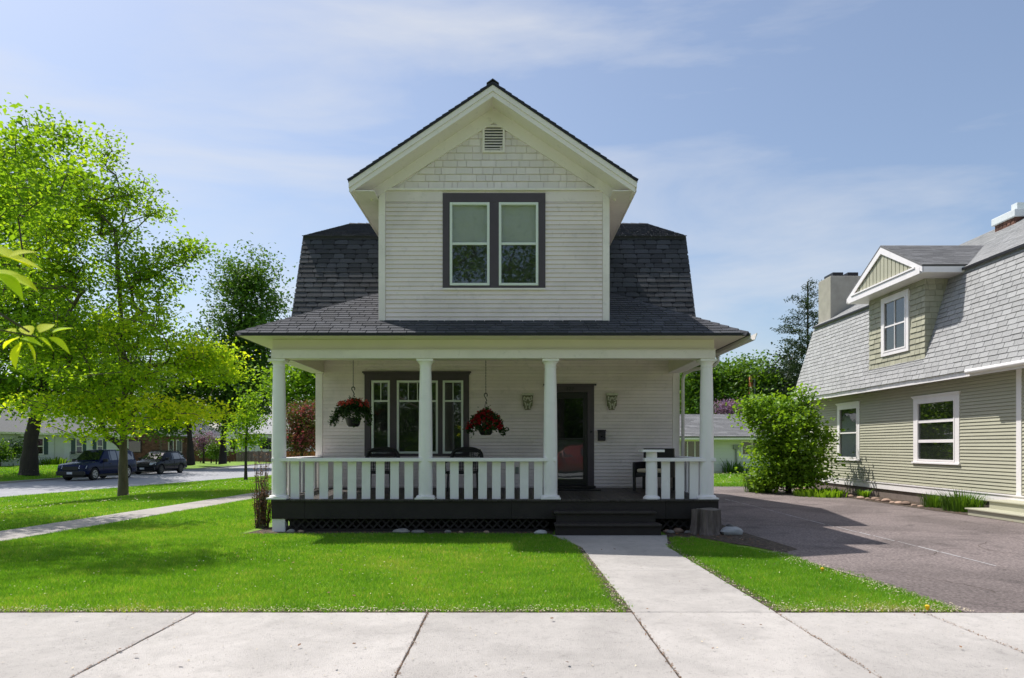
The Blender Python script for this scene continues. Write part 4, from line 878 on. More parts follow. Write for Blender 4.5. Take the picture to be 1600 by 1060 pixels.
# ------------------------------------------------------------ white ranch house behind the driveway
R_ = thing('ranch_house', 'low white ranch house with grey shingle roof behind the driveway lawn', 'house', (14, 43, 0))
RY = 39.0; rx0, rx1 = 5.5, 20.0; rt = Z(687, RY)
FR_ = Fr((0, RY, 0)); zr0 = .0
MB().box(rx0, rx1, RY, RY+8, 0, rt).build('wall', M['gsiding'], R_)
wa = [(X(1062, RY), X(1097, RY), Z(715, RY), Z(689, RY)), (X(1159, RY), X(1190, RY), Z(711, RY), Z(690, RY))]
cw_ = unit_board('clapboard', .19, .03, M['gsiding']); z = .12
while z < rt-.05:
    inst('clapboard', cw_, FR_((rx0+rx1)/2, .001, z), R_, (0, 0, 0), (rx1-rx0, 1, min(1, (rt-z)/.19))); z += .19
for a, b, c, d in wa:
    f = MB(FR_); f.box(a-.05, b+.05, .0, .07, c-.05, d+.05); fo = f.build('window', M['white'], R_); n = 3 if b-a > 1.2 else 2
    for i in range(n):
        u, v_ = a+(b-a)*i/n, a+(b-a)*(i+1)/n; MB(FR_).box(u+.03, v_-.03, .071, .078, c+.03, d-.03).build('pane', M['darkglass'], fo)
MB(FR_).box(rx0-.4, rx1+.4, .0, .62, rt-.02, rt+.0).build('eave_soffit', M['white'], R_); MB(FR_).box(rx0-.4, rx1+.4, .6, .64, rt+.002, rt+.16).build('eave_fascia', M['white'], R_)
rV = Vector((0, 4.6, Z(649, 43.4)-rt-.14)); rl = rV.length
rr_ = slab3('roof', [(rx0-.4, RY-.66, rt+.15), (rx1+.4, RY-.66, rt+.15), (rx1+.4, RY+4.0, rt+.15+rV.z), (rx0-.4, RY+4.0, rt+.15+rV.z)], (0, -rV.z, rV.y), .1, M['sh_mid'], R_)
shingles(rr_, 'shingle', M['sh_mid'], (0, RY-.68, rt+.16), (1, 0, 0), rV, [(rx0-.4, 0), (rx1+.4, 0), (rx1+.4, rl), (rx0-.4, rl)], .5, .3, .02, single=False, seed=51)
slab3('roof', [(rx0-.4, RY+8.6, rt+.15), (rx1+.4, RY+8.6, rt+.15), (rx1+.4, RY+4.0, rt+.15+rV.z), (rx0-.4, RY+4.0, rt+.15+rV.z)], (0, rV.z, rV.y), .1, M['sh_mid'], R_)
em = MB(); mx_ = X(1149.5, RY); em.box(mx_-.16, mx_+.16, RY-.14, RY-.03, Z(702, RY), Z(695, RY)); em.tube([(mx_, RY-.08, Z(701, RY)), (mx_, RY-.08, Z(726, RY)), (mx_+.2, RY-.08, Z(729, RY)), (X(1178, RY), RY-.08, Z(730, RY))], .045, 6); em.build('electric_meter', M['metal'], R_)

# ------------------------------------------------------------ houses across the side street
A_ = thing('white_bungalow', 'white siding bungalow with teal shutters and grey roof across the side street', 'house', (-42, 57, .05))
wx = -38.0; FA = Fr((wx, 0, 0), math.radians(90))      # facing +x, u = +y
ay0, ay1 = 47.0, 67.6; az = .0; at = 2.62
MB().box(wx-8, wx, ay0, ay1, -.1, at).build('wall', M['wsiding'], A_)
cb = unit_board('clapboard', .2, .03, M['wsiding']); z = .25
while z < at-.05: inst('clapboard', cb, FA((ay0+ay1)/2, .001, z), A_, (0, 0, FA.a), (ay1-ay0, 1, min(1, (at-z)/.2))); z += .2
def yy_at(px): return wx*FPX/(px-800)
for pa, pb in ((54, 66), (118, 127), (151, 159)):
    a, b = yy_at(pa), yy_at(pb); c, d = .95, 2.2
    f = MB(FA); f.box(a-.08, b+.08, 0, .07, c-.08, d+.08); fo = f.build('window', M['white'], A_)
    for (c1, d1) in ((c+.04, (c+d)/2-.04), ((c+d)/2+.04, d-.04)): MB(FA).box(a+.05, b-.05, .071, .08, c1, d1).build('pane', M['darkglass'], fo)
    for s_ in ((a-.62, a-.14), (b+.14, b+.62)): 
        k = MB(FA); k.box(*s_, 0, .06, c-.05, d+.05); so_ = k.build('shutter', M['shutter'], A_)
a, b = yy_at(86), yy_at(98); k = MB(FA); k.box(a-.12, b+.12, 0, .06, .3, 2.42); k.box(a, b, .061, .07, .35, 2.3); k.build('front_door', M['gsiding'], A_)
MB(FA).box(yy_at(80), yy_at(112), .0, 1.6, 0, .3).build('stoop', M['conc2'], A_)
k = MB(FA); y0_, y1_ = yy_at(80), yy_at(112)
for i in range(22): u = y0_+(y1_-y0_)*i/21; k.tube([FA(u, 0, 0)*0+Vector((u, 1.55, .3)), Vector((u, 1.55, 1.1))], .018, 4)
k.tube([Vector((y0_, 1.55, 1.1)), Vector((y1_, 1.55, 1.1))], .025, 4); k.build('stoop_railing', M['black'], A_)
rzz = at+2.6
ro = slab3('roof', [(wx+.45, ay0-.4, at), (wx+.45, ay1+.4, at), (wx-4, ay1+.4, rzz), (wx-4, ay0-.4, rzz)], (2.6, 0, 4.4), .12, M['sh_mid'], A_)
slab3('roof', [(wx-8.45, ay0-.4, at), (wx-8.45, ay1+.4, at), (wx-4, ay1+.4, rzz), (wx-4, ay0-.4, rzz)], (-2.6, 0, 4.4), .12, M['sh_mid'], A_)
MB(FA).box(ay0-.4, ay1+.4, .40, .47, at-.12, at+.03).build('eave_fascia', M['white'], A_)
for y_ in (ay0, ay1): MB().prism([(wx, y_, at-.02), (wx-8, y_, at-.02), (wx-4, y_, rzz-.15)], (0, .05, 0)).build('gable_end', M['wsiding'], A_)

B_ = thing('brick_house', 'dark red brick house with steep gable behind the parked cars', 'house', (-42, 76, .05))
bx_ = -36.5; by0, by1 = 71.0, 86.0; FB = Fr((bx_, 0, 0), math.radians(90)); bt = 2.9
MB().box(bx_-12, bx_, by0, by1, -.1, bt).build('wall', M['mortar'], B_)
k = MB(); r5 = random.Random(4)
for row in range(36):
    z = .05+row*.16
    for i in range(34):
        x = bx_-12+.05+i*.355+(row % 2)*.17
        lim = 6-abs(x+.16-(bx_-6)); 
        if z < bt-.1 or z < bt+(lim)*.62-.2:
            if x+.33 < bx_: k.box(x, x+.335, by0-.03, by0-.001, z, z+.14, r5.random())
k.build('brick', M['brick'], B_, kind='stuff')
k = MB()
for row in range(17):
    z = .05+row*.16
    for i in range(42):
        y = by0+.02+i*.355+(row % 2)*.17
        if y+.33 < by1: k.box(bx_+.001, bx_+.03, y, y+.335, z, z+.14, r5.random())
k.build('brick', M['brick'], B_, kind='stuff')
MB().prism([(bx_, by0, bt), (bx_-12, by0, bt), (bx_-6, by0, bt+3.8)], (0, by1-by0, 0)).build('gable_end', M['mortar'], B_)
for sg in (0, 1):
    e = bx_+.5 if sg == 0 else bx_-12.5; slab3('roof', [(e, by0-.4, bt-.2), (e, by1+.4, bt-.2), (bx_-6, by1+.4, bt+3.95), (bx_-6, by0-.4, bt+3.95)], (1 if sg == 0 else -1, 0, 1.5), .14, M['sh_dark'], B_)
def yb_at(px): return bx_*FPX/(px-800)
for pa, pb in ((262, 270), (274, 283)):
    a, b = yb_at(pa), yb_at(pb); f = MB(FB); f.box(a, b, .03, .1, .9, 2.3); fo = f.build('window', M['trim'], B_); MB(FB).box(a+.12, b-.12, .101, .11, 1.0, 2.2).build('pane', M['darkglass'], fo)
f = MB(); f.box(bx_-3.4, bx_-2.0, by0-.08, by0-.031, .9, 2.2); fo = f.build('window', M['black'], B_); MB().box(bx_-3.3, bx_-2.1, by0-.09, by0-.081, 1.0, 2.1).build('pane', M['darkglass'], fo)
pl_ = MB(); pl_.box(bx_+.1, bx_+2.6, 76, 84, 2.55, 2.75); po = pl_.build('porch_roof', M['trim'], B_)
for y_ in (76.2, 80, 83.8): MB().box(bx_+2.3, bx_+2.5, y_-.1, y_+.1, -.1, 2.55).build('porch_post', M['deck'], B_)

def simple_house(name, label, x0, x1, y0, y1, h, rh, wm, rm, ridge='x', wins=()):
    o = thing(name, label, 'house', ((x0+x1)/2, (y0+y1)/2, 0)); w_ = MB().box(x0, x1, y0, y1, -.3, h).build('wall', wm, o)
    if ridge == 'x':
        ym = (y0+y1)/2
        for sg, ye in ((-1, y0-.4), (1, y1+.4)): slab3('roof', [(x0-.4, ye, h-.1), (x1+.4, ye, h-.1), (x1+.4, ym, h+rh), (x0-.4, ym, h+rh)], (0, sg*rh, ym-y0), .12, rm, o)
        for xx in (x0, x1-.05): MB().prism([(xx, y0, h), (xx, y1, h), (xx, ym, h+rh-.1)], (.05, 0, 0)).build('gable_end', wm, o)
    else:
        xm = (x0+x1)/2
        for sg, xe in ((-1, x0-.4), (1, x1+.4)): slab3('roof', [(xe, y0-.4, h-.1), (xe, y1+.4, h-.1), (xm, y1+.4, h+rh), (xm, y0-.4, h+rh)], (sg*rh, 0, xm-x0), .12, rm, o)
        for yy_ in (y0, y1-.05): MB().prism([(x0, yy_, h), (x1, yy_, h), (xm, yy_, h+rh-.1)], (0, .05, 0)).build('gable_end', wm, o)
    for a, b, c, d in wins:
        f = MB().box(a-.1, b+.1, y0-.05, y0-.001, c-.1, d+.1).build('window', M['white'], o); MB().box(a, b, y0-.06, y0-.051, c, d).build('pane', M['darkglass'], f)
    return o
simple_house('grey_roofed_house', 'pale house with long grey roof beyond the board fence down the street', -33, -21.5, 84, 94, 3.2, 2.6, M['wsiding'], M['sh_grey'], 'x', [(-27, -25.6, 1.2, 2.6), (-31, -29.6, 1.2, 2.6)])
simple_house('gabled_house', 'small pale gabled house glimpsed between the trees beyond the fence', -39.5, -34.5, 92, 102, 3.6, 2.2, M['gsiding'], M['sh_mid'], 'y', [(-38, -37, 1.2, 2.6)])
# wooden fence at the end of the street view
Fc = thing('board_fence', 'weathered board fence, reddish at one end, beyond the side street', 'fence', (-27, 70, 0))
x = -32.6; k2 = {}
def bmesh_board(m):
    mb = MB().box(-.075, .075, -.012, .012, 0, 1.05); me = D.meshes.new('fence_board'); me.from_pydata([tuple(v) for v in mb.v], [], mb.f); me.materials.append(m); return me
b1, b2 = bmesh_board(M['fence']), bmesh_board(M['fence2'])
while x < -20.5:
    inst('fence_board', b1 if x < -28.2 else b2, (x, 70+random.uniform(-.01, .01), .0), Fc, (0, 0, 0), (1, 1, random.uniform(.96, 1.03))); x += .163
for zz in (.25, .8): MB().box(-32.7, -20.5, 70.02, 70.08, zz, zz+.09).build('fence_rail', M['fence2'], Fc)
for x in range(-32, -20, 3): MB().box(x-.06, x+.06, 70.08, 70.2, -.1, 1.1).build('fence_post', M['fence2'], Fc)
# low orange brown fence behind the crabapple
Fd = thing('picket_fence', 'orange brown board fence behind the flowering crabapple', 'fence', (-8.3, 27, 0)); x = -9.2
b3 = bmesh_board(M['pole'])
while x < -5: inst('fence_board', b3, (x, 27, 0), Fd, (0, 0, 0), (.95, 1, 1.3)); x += .15
for zz in (.3, 1.0): MB().box(-9.2, -5, 27.02, 27.07, zz, zz+.08).build('fence_rail', M['pole'], Fd)
# utility pole
U_ = thing('utility_pole', 'orange brown wooden utility pole rising behind the ranch house', 'pole', (X(1173, 50), 50, 0))
ux = X(1173, 50); MB().tube([(ux, 50, 0), (ux, 50, Z(588, 50))], [.17, .12], 10).build('pole', M['pole'], U_, smooth=True)
MB().tube([(ux+.28, 50, 2), (ux+.28, 50, Z(592, 50))], .06, 6).build('conduit', M['metal'], U_)
# ------------------------------------------------------------ trees and shrubs
def leaves_at(C, n_per, spread, size, r, flat=.6, droop=.3, aspect=.62, rtone=None):
    n = len(C)*n_per; c = np.repeat(C, n_per, 0); off = r.normal(0, 1, (n, 3))*np.array([spread, spread, spread*flat]); p = c+off
    nrm = r.normal(0, 1, (n, 3)); nrm[:, 2] = np.abs(nrm[:, 2])+.55; nrm /= np.linalg.norm(nrm, axis=1)[:, None]
    d = r.normal(0, 1, (n, 3)); d[:, 2] -= droop; d -= nrm*(d*nrm).sum(1)[:, None]; d /= np.linalg.norm(d, axis=1)[:, None]+1e-9
    s = np.cross(nrm, d); L_ = size*r.uniform(.6, 1.3, n)[:, None]; w = L_*aspect
    V = np.empty((n, 4, 3)); V[:, 0] = p-d*L_*.5; V[:, 1] = p+s*w*.5+nrm*L_*.12-d*L_*.08; V[:, 2] = p+d*L_*.5-nrm*L_*.1; V[:, 3] = p-s*w*.5+nrm*L_*.12-d*L_*.08
    i = np.arange(n)*4; F = np.stack([np.stack([i, i+1, i+2], -1), np.stack([i, i+2, i+3], -1)], 1).reshape(-1, 3)
    tone = np.repeat(rtone if rtone is not None else r.uniform(.15, .75, len(C)), n_per)+r.normal(0, .12, n)
    return V.reshape(-1, 3), F, np.repeat(np.clip(tone, 0, 1), 2)
def skeleton(mb, base, top, nodes0, C, rtw, expo, r, seg=5, rmax=None, wig=.12):
    """connect clump points C to the trunk nodes, radii by pipe model"""
    P = [np.array(p) for p in nodes0]; par = [-1]+list(range(len(nodes0)-1)); root = np.array(nodes0[len(nodes0)//2])
    order = np.argsort(np.linalg.norm(C-root, axis=1)+r.uniform(0, .4, len(C)))
    A = np.array(P)
    for k in order:
        c = C[k]; d = np.linalg.norm(A-c, axis=1); dn = np.linalg.norm(A-root, axis=1); dc = np.linalg.norm(c-root)
        cost = d+np.where(dn > dc, 3.0, 0)+np.where(A[:, 2] > c[2]+.25, 1.2*(A[:, 2]-c[2]), 0)-.0*dn; cost[0] += 50
        j = int(np.argmin(cost)); dist = d[j]
        if dist > 1.3:
            m = int(dist/.8); prev = j; a0 = A[j]
            for q in range(1, m):
                t = q/m; pt = a0*(1-t)+c*t+r.normal(0, wig, 3)+np.array([0, 0, .16*math.sin(math.pi*t)*dist*.3]); P.append(pt); par.append(prev); prev = len(P)-1
            j = prev
        P.append(c); par.append(j); A = np.array(P)
    n = len(P); cnt = np.zeros(n)
    child = [0]*n
    for i in range(n): 
        if par[i] >= 0: child[par[i]] += 1
    for i in range(n-1, -1, -1):
        if child[i] == 0: cnt[i] = 1
        if par[i] >= 0: cnt[par[i]] += cnt[i]+.05
    rad = rtw*np.maximum(cnt, 1)**expo
    if rmax is not None: rad = rad*min(1, rmax/rad[0]) if rad[0] > rmax else rad
    return P, par, rad
def tree(name, label, base, trunk, C, leafm, barkm, n_per, spread, size, seed=0, rbase=.25, rtw=.012, expo=.45, group=None, tone=None, flat=.6, droop=.3, category='tree', seg=6, flare=1.35, aspect=.62):
    r = np.random.default_rng(seed); T = thing(name, label, category, (base[0], base[1], base[2]), group)
    P, par, rad = skeleton(None, base, None, trunk, C, rtw, expo, r)
    nt_ = len(trunk); rad[:nt_] = np.maximum(rad[:nt_]*0+rbase*np.linspace(1, .42, nt_), rad[:nt_]*.5); rad[nt_:] = np.minimum(rad[nt_:], rbase*.5)
    mb = MB(); pts = [Vector(trunk[0])+Vector((0, 0, -.1))]+[Vector(p) for p in trunk]; rr_ = [rad[0]*flare*1.05, rad[0]*flare]+list(rad[1:nt_])
    # denser trunk rings with wobble
    fine, fr_ = [], []
    for i in range(len(pts)-1):
        m = max(1, int((pts[i+1]-pts[i]).length/.3))
        for q in range(m):
            t = q/m; fine.append(pts[i].lerp(pts[i+1], t)+Vector(r.normal(0, .012, 3))*rbase*3); fr_.append((rr_[i]*(1-t)+rr_[i+1]*t)*r.uniform(.96, 1.05))
    fine.append(pts[-1]); fr_.append(rr_[-1]); mb.tube(fine, fr_, 12)
    for i in range(nt_, len(P)):
        a, b = Vector(P[par[i]]), Vector(P[i]); ra = min(rad[par[i]], rad[i]*1.5)
        if (b-a).length < 1e-3: continue
        m = a.lerp(b, .5)+Vector(r.normal(0, .03, 3))*(b-a).length; mb.tube([a, m, b], [ra, (ra+rad[i])/2, rad[i]*.85], seg if rad[i] > .03 else 4, caps=False)
    mb.build('trunk', barkm, T, smooth=True)
    V, F, rn = leaves_at(C, n_per, spread, size, r, flat, droop, aspect, tone)
    raw('crown', V, F, leafm, T, rnd=rn, origin=(base[0], base[1], base[2]))
    T.children[-1]['kind'] = 'stuff' if False else 'thing'
    return T
def blobs(specs, r, shell=.55):
    """[(cx,cy,cz,rx,ry,rz,n)] -> clump centres, denser towards the outside"""
    out = []
    for cx, cy, cz, rx, ry, rz_, n in specs:
        d = r.normal(0, 1, (n, 3)); d /= np.linalg.norm(d, axis=1)[:, None]; k = r.uniform(0, 1, n)**(shell)
        k *= 1+.16*np.sin(d[:, 0]*5+cx)*np.cos(d[:, 2]*6+cy)
        out.append(np.array([cx, cy, cz])+d*k[:, None]*np.array([rx, ry, rz_]))
    return np.concatenate(out)
R1 = np.random.default_rng(11)
def PT(px, py, y): return np.array([X(px, y), y, Z(py, y)])
# the maple in the grass strip
bx, by = X(192, 24.4), 24.4; bz = gzf(bx, by)
def bl(px, py, y, rxp, ryp, n, ry=None):
    c = PT(px, py, y); return (c[0], y, c[2], rxp*y/FPX, ry if ry else rxp*y/FPX*.9, ryp*y/FPX, n)
C = blobs([bl(150, 330, 24.4, 62, 70, 66), bl(95, 420, 24, 100, 66, 88), bl(225, 430, 24.5, 66, 74, 74), bl(190, 520, 24, 118, 52, 96), bl(80, 545, 23.5, 95, 60, 74),
           bl(300, 560, 24.5, 64, 42, 58), bl(120, 640, 23, 105, 27, 66), bl(265, 645, 23.3, 92, 24, 60), bl(345, 558, 25, 34, 24, 20), bl(350, 590, 24, 26, 14, 10), bl(162, 240, 24.6, 13, 36, 9), bl(205, 300, 24.6, 40, 30, 16), bl(250, 335, 25, 26, 12, 7),
           bl(285, 400, 25, 34, 26, 14), bl(310, 385, 25, 10, 22, 5), bl(120, 285, 24, 26, 26, 10), bl(60, 350, 24, 50, 40, 30), bl(30, 440, 23.6, 60, 60, 40), bl(200, 590, 23, 120, 26, 50), bl(180, 675, 23.8, 80, 12, 14)], R1, .65)
tone = np.clip(.24+.26*((C[:, 0]-bx)/5.5+.35)*(C[:, 2] < 7)+.25*(C[:, 2] < 3.4)+R1.normal(0, .13, len(C)), 0, 1)  # low and right clumps yellower: backlight through the crown put into leaf colour
tr = [np.array([bx, by, bz]), PT(193, 700, by), PT(194, 650, by), PT(196, 600, by), PT(190, 520, by), PT(186, 440, by), PT(180, 360, by)]
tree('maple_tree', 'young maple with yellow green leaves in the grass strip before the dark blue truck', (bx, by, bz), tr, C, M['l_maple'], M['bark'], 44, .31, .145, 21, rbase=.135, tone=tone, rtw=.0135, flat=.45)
# low limb of the maple to the left is modelled by the street tree behind: tall tree off to the left
bx, by = -15.6, 15.2; bz = gzf(bx, by)
C = blobs([(-14.6, 16.2, 7.4, 3.6, 3.0, 2.4, 84), (-12.4, 16.0, 8.0, 1.5, 1.6, 1.1, 26), (-11.2, 16, 7.3, .7, .9, .35, 8), (-11.4, 16, 8.9, .35, .5, .7, 5), (-10.6, 16, 7.9, .5, .5, .3, 4), (-12.0, 16, 5.8, 1.2, .9, .5, 12), (-13.0, 14.0, 13.2, 2.4, 1.9, 1.3, 46), (-14.8, 14.2, 12.0, 2.6, 2.2, 1.7, 36), (-10.7, 13.6, 12.9, 1.0, .9, .7, 10)], R1, .65)
tree('lawn_tree', 'tall light green tree reaching in from beyond the left edge of the lawn', (bx, by, bz), [np.array([bx, by, bz]), np.array([bx+.1, by, 2.5]), np.array([bx, by+.1, 5]), np.array([bx+.2, by, 8]), np.array([bx+.8, by-.6, 11.5])], C, M['l_tall'], M['bark'], 46, .33, .155, 22, rbase=.26, flat=.5)
# big old street tree with the dark trunk
by = 43.0; bx = X(45, by); bz = gzf(bx, by)
C = blobs([bl(-20, 330, by, 130, 120, 150, 5), bl(60, 300, by, 70, 110, 90, 4), bl(-10, 480, by, 130, 90, 130, 5), bl(70, 520, by, 110, 75, 110, 5), bl(150, 600, by, 60, 45, 40, 3), bl(20, 610, by, 90, 38, 70, 4), bl(100, 215, by, 28, 20, 12, 1)], R1, .6)
tr = [np.array([bx, by, bz]), PT(48, 690, by), PT(55, 655, by), PT(68, 615, by), PT(62, 560, by), PT(50, 480, by), PT(45, 400, by)]
tree('street_tree', 'big old tree with a thick dark trunk in front of the white bungalow', (bx, by, bz), tr, C, M['l_tall'], M['barkd'], 50, .75, .30, 23, rbase=.42, rtw=.022)
# slanting trunk behind the blue truck
by = 50.0; bx = X(205, by); bz = gzf(bx, by)
C = blobs([bl(150, 610, by, 45, 30, 40, 3), bl(110, 560, by, 60, 50, 60, 4), bl(200, 560, by, 60, 60, 60, 4)], R1, .6)
tr = [np.array([bx, by, bz]), PT(197, 707, by), PT(186, 693, by), PT(165, 680, by), PT(156, 655, by), PT(150, 620, by)]
tree('leaning_tree', 'tree with a bent slanting trunk between the parked truck and the bungalow', (bx, by, bz), tr, C, M['l_mid'], M['barkd'], 46, .7, .30, 24, rbase=.30, rtw=.02)
# dark tree row further along the street
by = 62.0; bx = X(348, by); bz = .05
C = blobs([bl(385, 445, by, 54, 50, 100, 3.6), bl(388, 520, by, 66, 62, 140, 4), bl(372, 590, by, 62, 52, 120, 4), bl(355, 640, by, 50, 32, 60, 3), bl(408, 600, by, 44, 46, 70, 3)], R1, .7)
tr = [np.array([bx, by, bz]), PT(349, 690, by), PT(352, 650, by), PT(360, 590, by), PT(372, 520, by), PT(382, 440, by)]
tree('dark_tree', 'tall dense dark green tree with a straight trunk by the board fence', (bx, by, bz), tr, C, M['l_dark'], M['barkd'], 60, .72, .32, 25, rbase=.27, rtw=.02)
by = 60.0; bx = X(298, by)
C = blobs([bl(290, 620, by, 40, 40, 60, 3), bl(262, 660, by, 30, 25, 30, 3), bl(310, 570, by, 40, 50, 60, 3), bl(250, 610, by, 45, 45, 60, 3)], R1, .6)
tree('shade_tree', 'dark trunked shade tree standing behind the small black car', (bx, by, 0.05), [np.array([bx, by, .05]), PT(297, 690, by), PT(294, 650, by), PT(290, 600, by)], C, M['l_mid'], M['barkd'], 46, .7, .32, 26, rbase=.27, rtw=.02)
# slanting trunk and pale crown behind the porch corner
by = 42.0; bx = X(470, by)
C = blobs([bl(455, 600, by, 45, 36, 60, 2.4), bl(490, 575, by, 45, 45, 60, 2.4), bl(520, 620, by, 40, 50, 60, 2.4), bl(478, 645, by, 25, 25, 26, 2)], R1, .6)
tree('slanting_tree', 'light green tree with slanting dark trunk seen through the porch corner', (bx, by, 0), [np.array([bx, by, 0]), PT(466, 680, by), PT(455, 648, by), PT(443, 615, by), PT(432, 570, by)], C, M['l_shrub'], M['barkd'], 40, .5, .24, 27, rbase=.34, rtw=.015)
# young yellow green street tree
by = 37.0; bx = X(384, by); bz = gzf(bx, by)
C = blobs([bl(385, 655, by, 26, 28, 26, 1), bl(372, 690, by, 18, 14, 12, .8), bl(396, 690, by, 14, 14, 9, .7), bl(388, 625, by, 14, 14, 9, .6)], R1, .5)
tree('young_tree', 'slim young tree with sparse yellow green leaves at the street edge', (bx, by, bz), [np.array([bx, by, bz]), PT(384, 715, by), PT(385, 680, by), PT(386, 640, by)], C, M['l_tall'], M['barkd'], 34, .28, .17, 28, rbase=.075, rtw=.008)
# purple leaved shrub and small shrubs by the brick house
C = blobs([bl(318, 690, 66, 20, 18, 50, 1.4)], R1, .6)
tree('purple_shrub', 'dusky pink flowering shrub near the end of the brick house', (X(318, 66), 66, 0), [np.array([X(318, 66), 66, 0.]), PT(318, 705, 66), PT(318, 690, 66)], C, M['l_lilac'], M['barkd'], 30, .3, .18, 29, rbase=.08, category='shrub')
for i, (px, y, w_, h_) in enumerate(((338, 64, 12, 14), (20, 52, 22, 18), (330, 67, 14, 10), (0, 49, 16, 22))):
    C = blobs([bl(px, 712-h_/2, y, w_, h_, 24, w_*y/FPX)], R1, .6); C[:, 2] = np.maximum(C[:, 2], .1)
    tree('garden_shrub', ['round green shrub before the board fence', 'dark shrub at the left end of the white bungalow', 'low green bush near the purple shrub', 'tall dark bush left of the bungalow windows'][i], (X(px, y), y, 0), [np.array([X(px, y), y, 0.]), np.array([X(px, y), y, .6])], C, M['l_mid'], M['barkd'], 40, .3, .2, 60+i, rbase=.05, category='shrub')
# crabapple behind the porch
by = 23.0
C = blobs([bl(470, 655, by, 26, 24, 55, .8), bl(462, 690, by, 18, 26, 40, .7), bl(490, 680, by, 22, 30, 50, .8), bl(480, 640, by, 18, 10, 16, .5)], R1, .6)
tree('crabapple', 'crabapple with reddish leaves and magenta blossom behind the left porch column', (X(472, by), by, 0), [np.array([X(472, by), by, 0.]), PT(472, 735, by), PT(472, 700, by), PT(473, 670, by)], C, M['l_red'], M['barkd'], 58, .19, .085, 30, rbase=.06, category='small tree', rtw=.006)
# right: big tree behind the ranch house, conifer, lilac
by = 52.0
C = blobs([bl(1100, 600, by, 48, 40, 90, 3), bl(1160, 590, by, 50, 34, 90, 3), bl(1130, 625, by, 75, 35, 100, 3), bl(1075, 640, by, 30, 30, 40, 2.5), bl(1085, 565, by, 20, 16, 20, 1.5), bl(1195, 615, by, 28, 30, 40, 2)], R1, .7)
tree('background_tree', 'wide green tree rising behind the ranch house roof', (X(1125, by), by, 0), [np.array([X(1125, by), by, 0.]), PT(1125, 680, by), PT(1125, 640, by), PT(1125, 600, by)], C, M['l_mid'], M['barkd'], 62, .55, .27, 31, rbase=.4, rtw=.02)
by = 58.0
C = blobs([bl(1040, 590, by, 36, 40, 60, 2.5), bl(1060, 620, by, 24, 30, 40, 2.5)], R1, .7)
tree('background_tree', 'dark leafy tree seen between the porch downspout and column', (X(1045, by), by, 0), [np.array([X(1045, by), by, 0.]), PT(1045, 670, by), PT(1045, 610, by)], C, M['l_dark'], M['barkd'], 50, .5, .27, 32, rbase=.35, rtw=.02)
by = 46.5
C = blobs([bl(1138, 637, by, 22, 10, 46, 1.2)], R1, .6)
tree('lilac_bush', 'lilac bush in purple bloom above the ranch house roof', (X(1138, by), by+3, 0), [np.array([X(1138, by), by+3, 0.]), np.array([X(1138, by), by+2, 2.]), PT(1138, 660, by)], C, M['l_lilac'], M['barkd'], 44, .3, .14, 33, rbase=.1, category='bush')
# conifer
by = 48.0; r = np.random.default_rng(5); px0 = 1262; Cs = []
for i in range(25):
    t = i/24; z = Z(452, by)*(1-t)+2.6*t; l = (.5+2.5*t**.55)
    for a2 in r.uniform(0, 6.28, 3 if i > 2 else 2):
        l2 = l*r.uniform(.5, 1.2)
        for s_ in np.linspace(.3, 1, max(2, int(l2/.38))): Cs.append([X(px0, by)+math.cos(a2)*l2*s_, by+math.sin(a2)*l2*s_, z-.05*l2*s_+.35*s_*s_+r.normal(0, .05)])
C = np.array(Cs); T_ = [np.array([X(px0, by), by, z]) for z in np.linspace(0, Z(440, by), 9)]
tree('conifer_tree', 'tall sparse conifer behind the far end of the olive house', (X(px0, by), by, 0), T_, C, M['l_con'], M['barkd'], 46, .23, .20, 34, rbase=.11, rtw=.008, flat=.45, droop=.1, aspect=.28)
by = 52.0
C = blobs([bl(1215, 590, by, 30, 30, 40, 2), bl(1240, 560, by, 22, 30, 26, 2), bl(1235, 610, by, 30, 24, 34, 2)], R1, .6)
tree('brownish_tree', 'half bare brownish tree beside the conifer', (X(1230, by), by, 0), [np.array([X(1230, by), by, 0.]), PT(1230, 650, by), PT(1232, 600, by), PT(1236, 560, by)], C, M['l_con'], M['bark'], 26, .5, .26, 35, rbase=.25, rtw=.02)
# the bright shrub by the olive house
by = 22.6
C = blobs([bl(1225, 700, by, 56, 40, 110, 1.1), bl(1212, 660, by, 40, 24, 50, .8), bl(1262, 655, by, 20, 34, 26, .6), bl(1180, 650, by, 24, 13, 15, .5), bl(1168, 634, by, 9, 7, 5, .2), bl(1255, 735, by, 46, 30, 70, .9), bl(1200, 742, by, 35, 24, 36, .8), bl(1252, 618, by, 10, 14, 7, .25), bl(1192, 628, by, 8, 10, 5, .2), bl(1222, 628, by, 10, 12, 7, .3), bl(1283, 700, by, 14, 20, 10, .4), bl(1290, 680, by, 8, 6, 4, .3)], R1, .6)
C = C[(C[:, 2] > .12) & (C[:, 0] < 11.0)]
tree('maple_shrub', 'bushy bright green shrub against the corner of the olive house', (X(1232, by), by, 0), [np.array([X(1232, by), by, 0.]), PT(1232, 740, by), PT(1228, 700, by), PT(1222, 660, by)], C, M['l_shrub'], M['barkd'], 34, .21, .125, 36, rbase=.08, rtw=.007, category='shrub', aspect=.8)
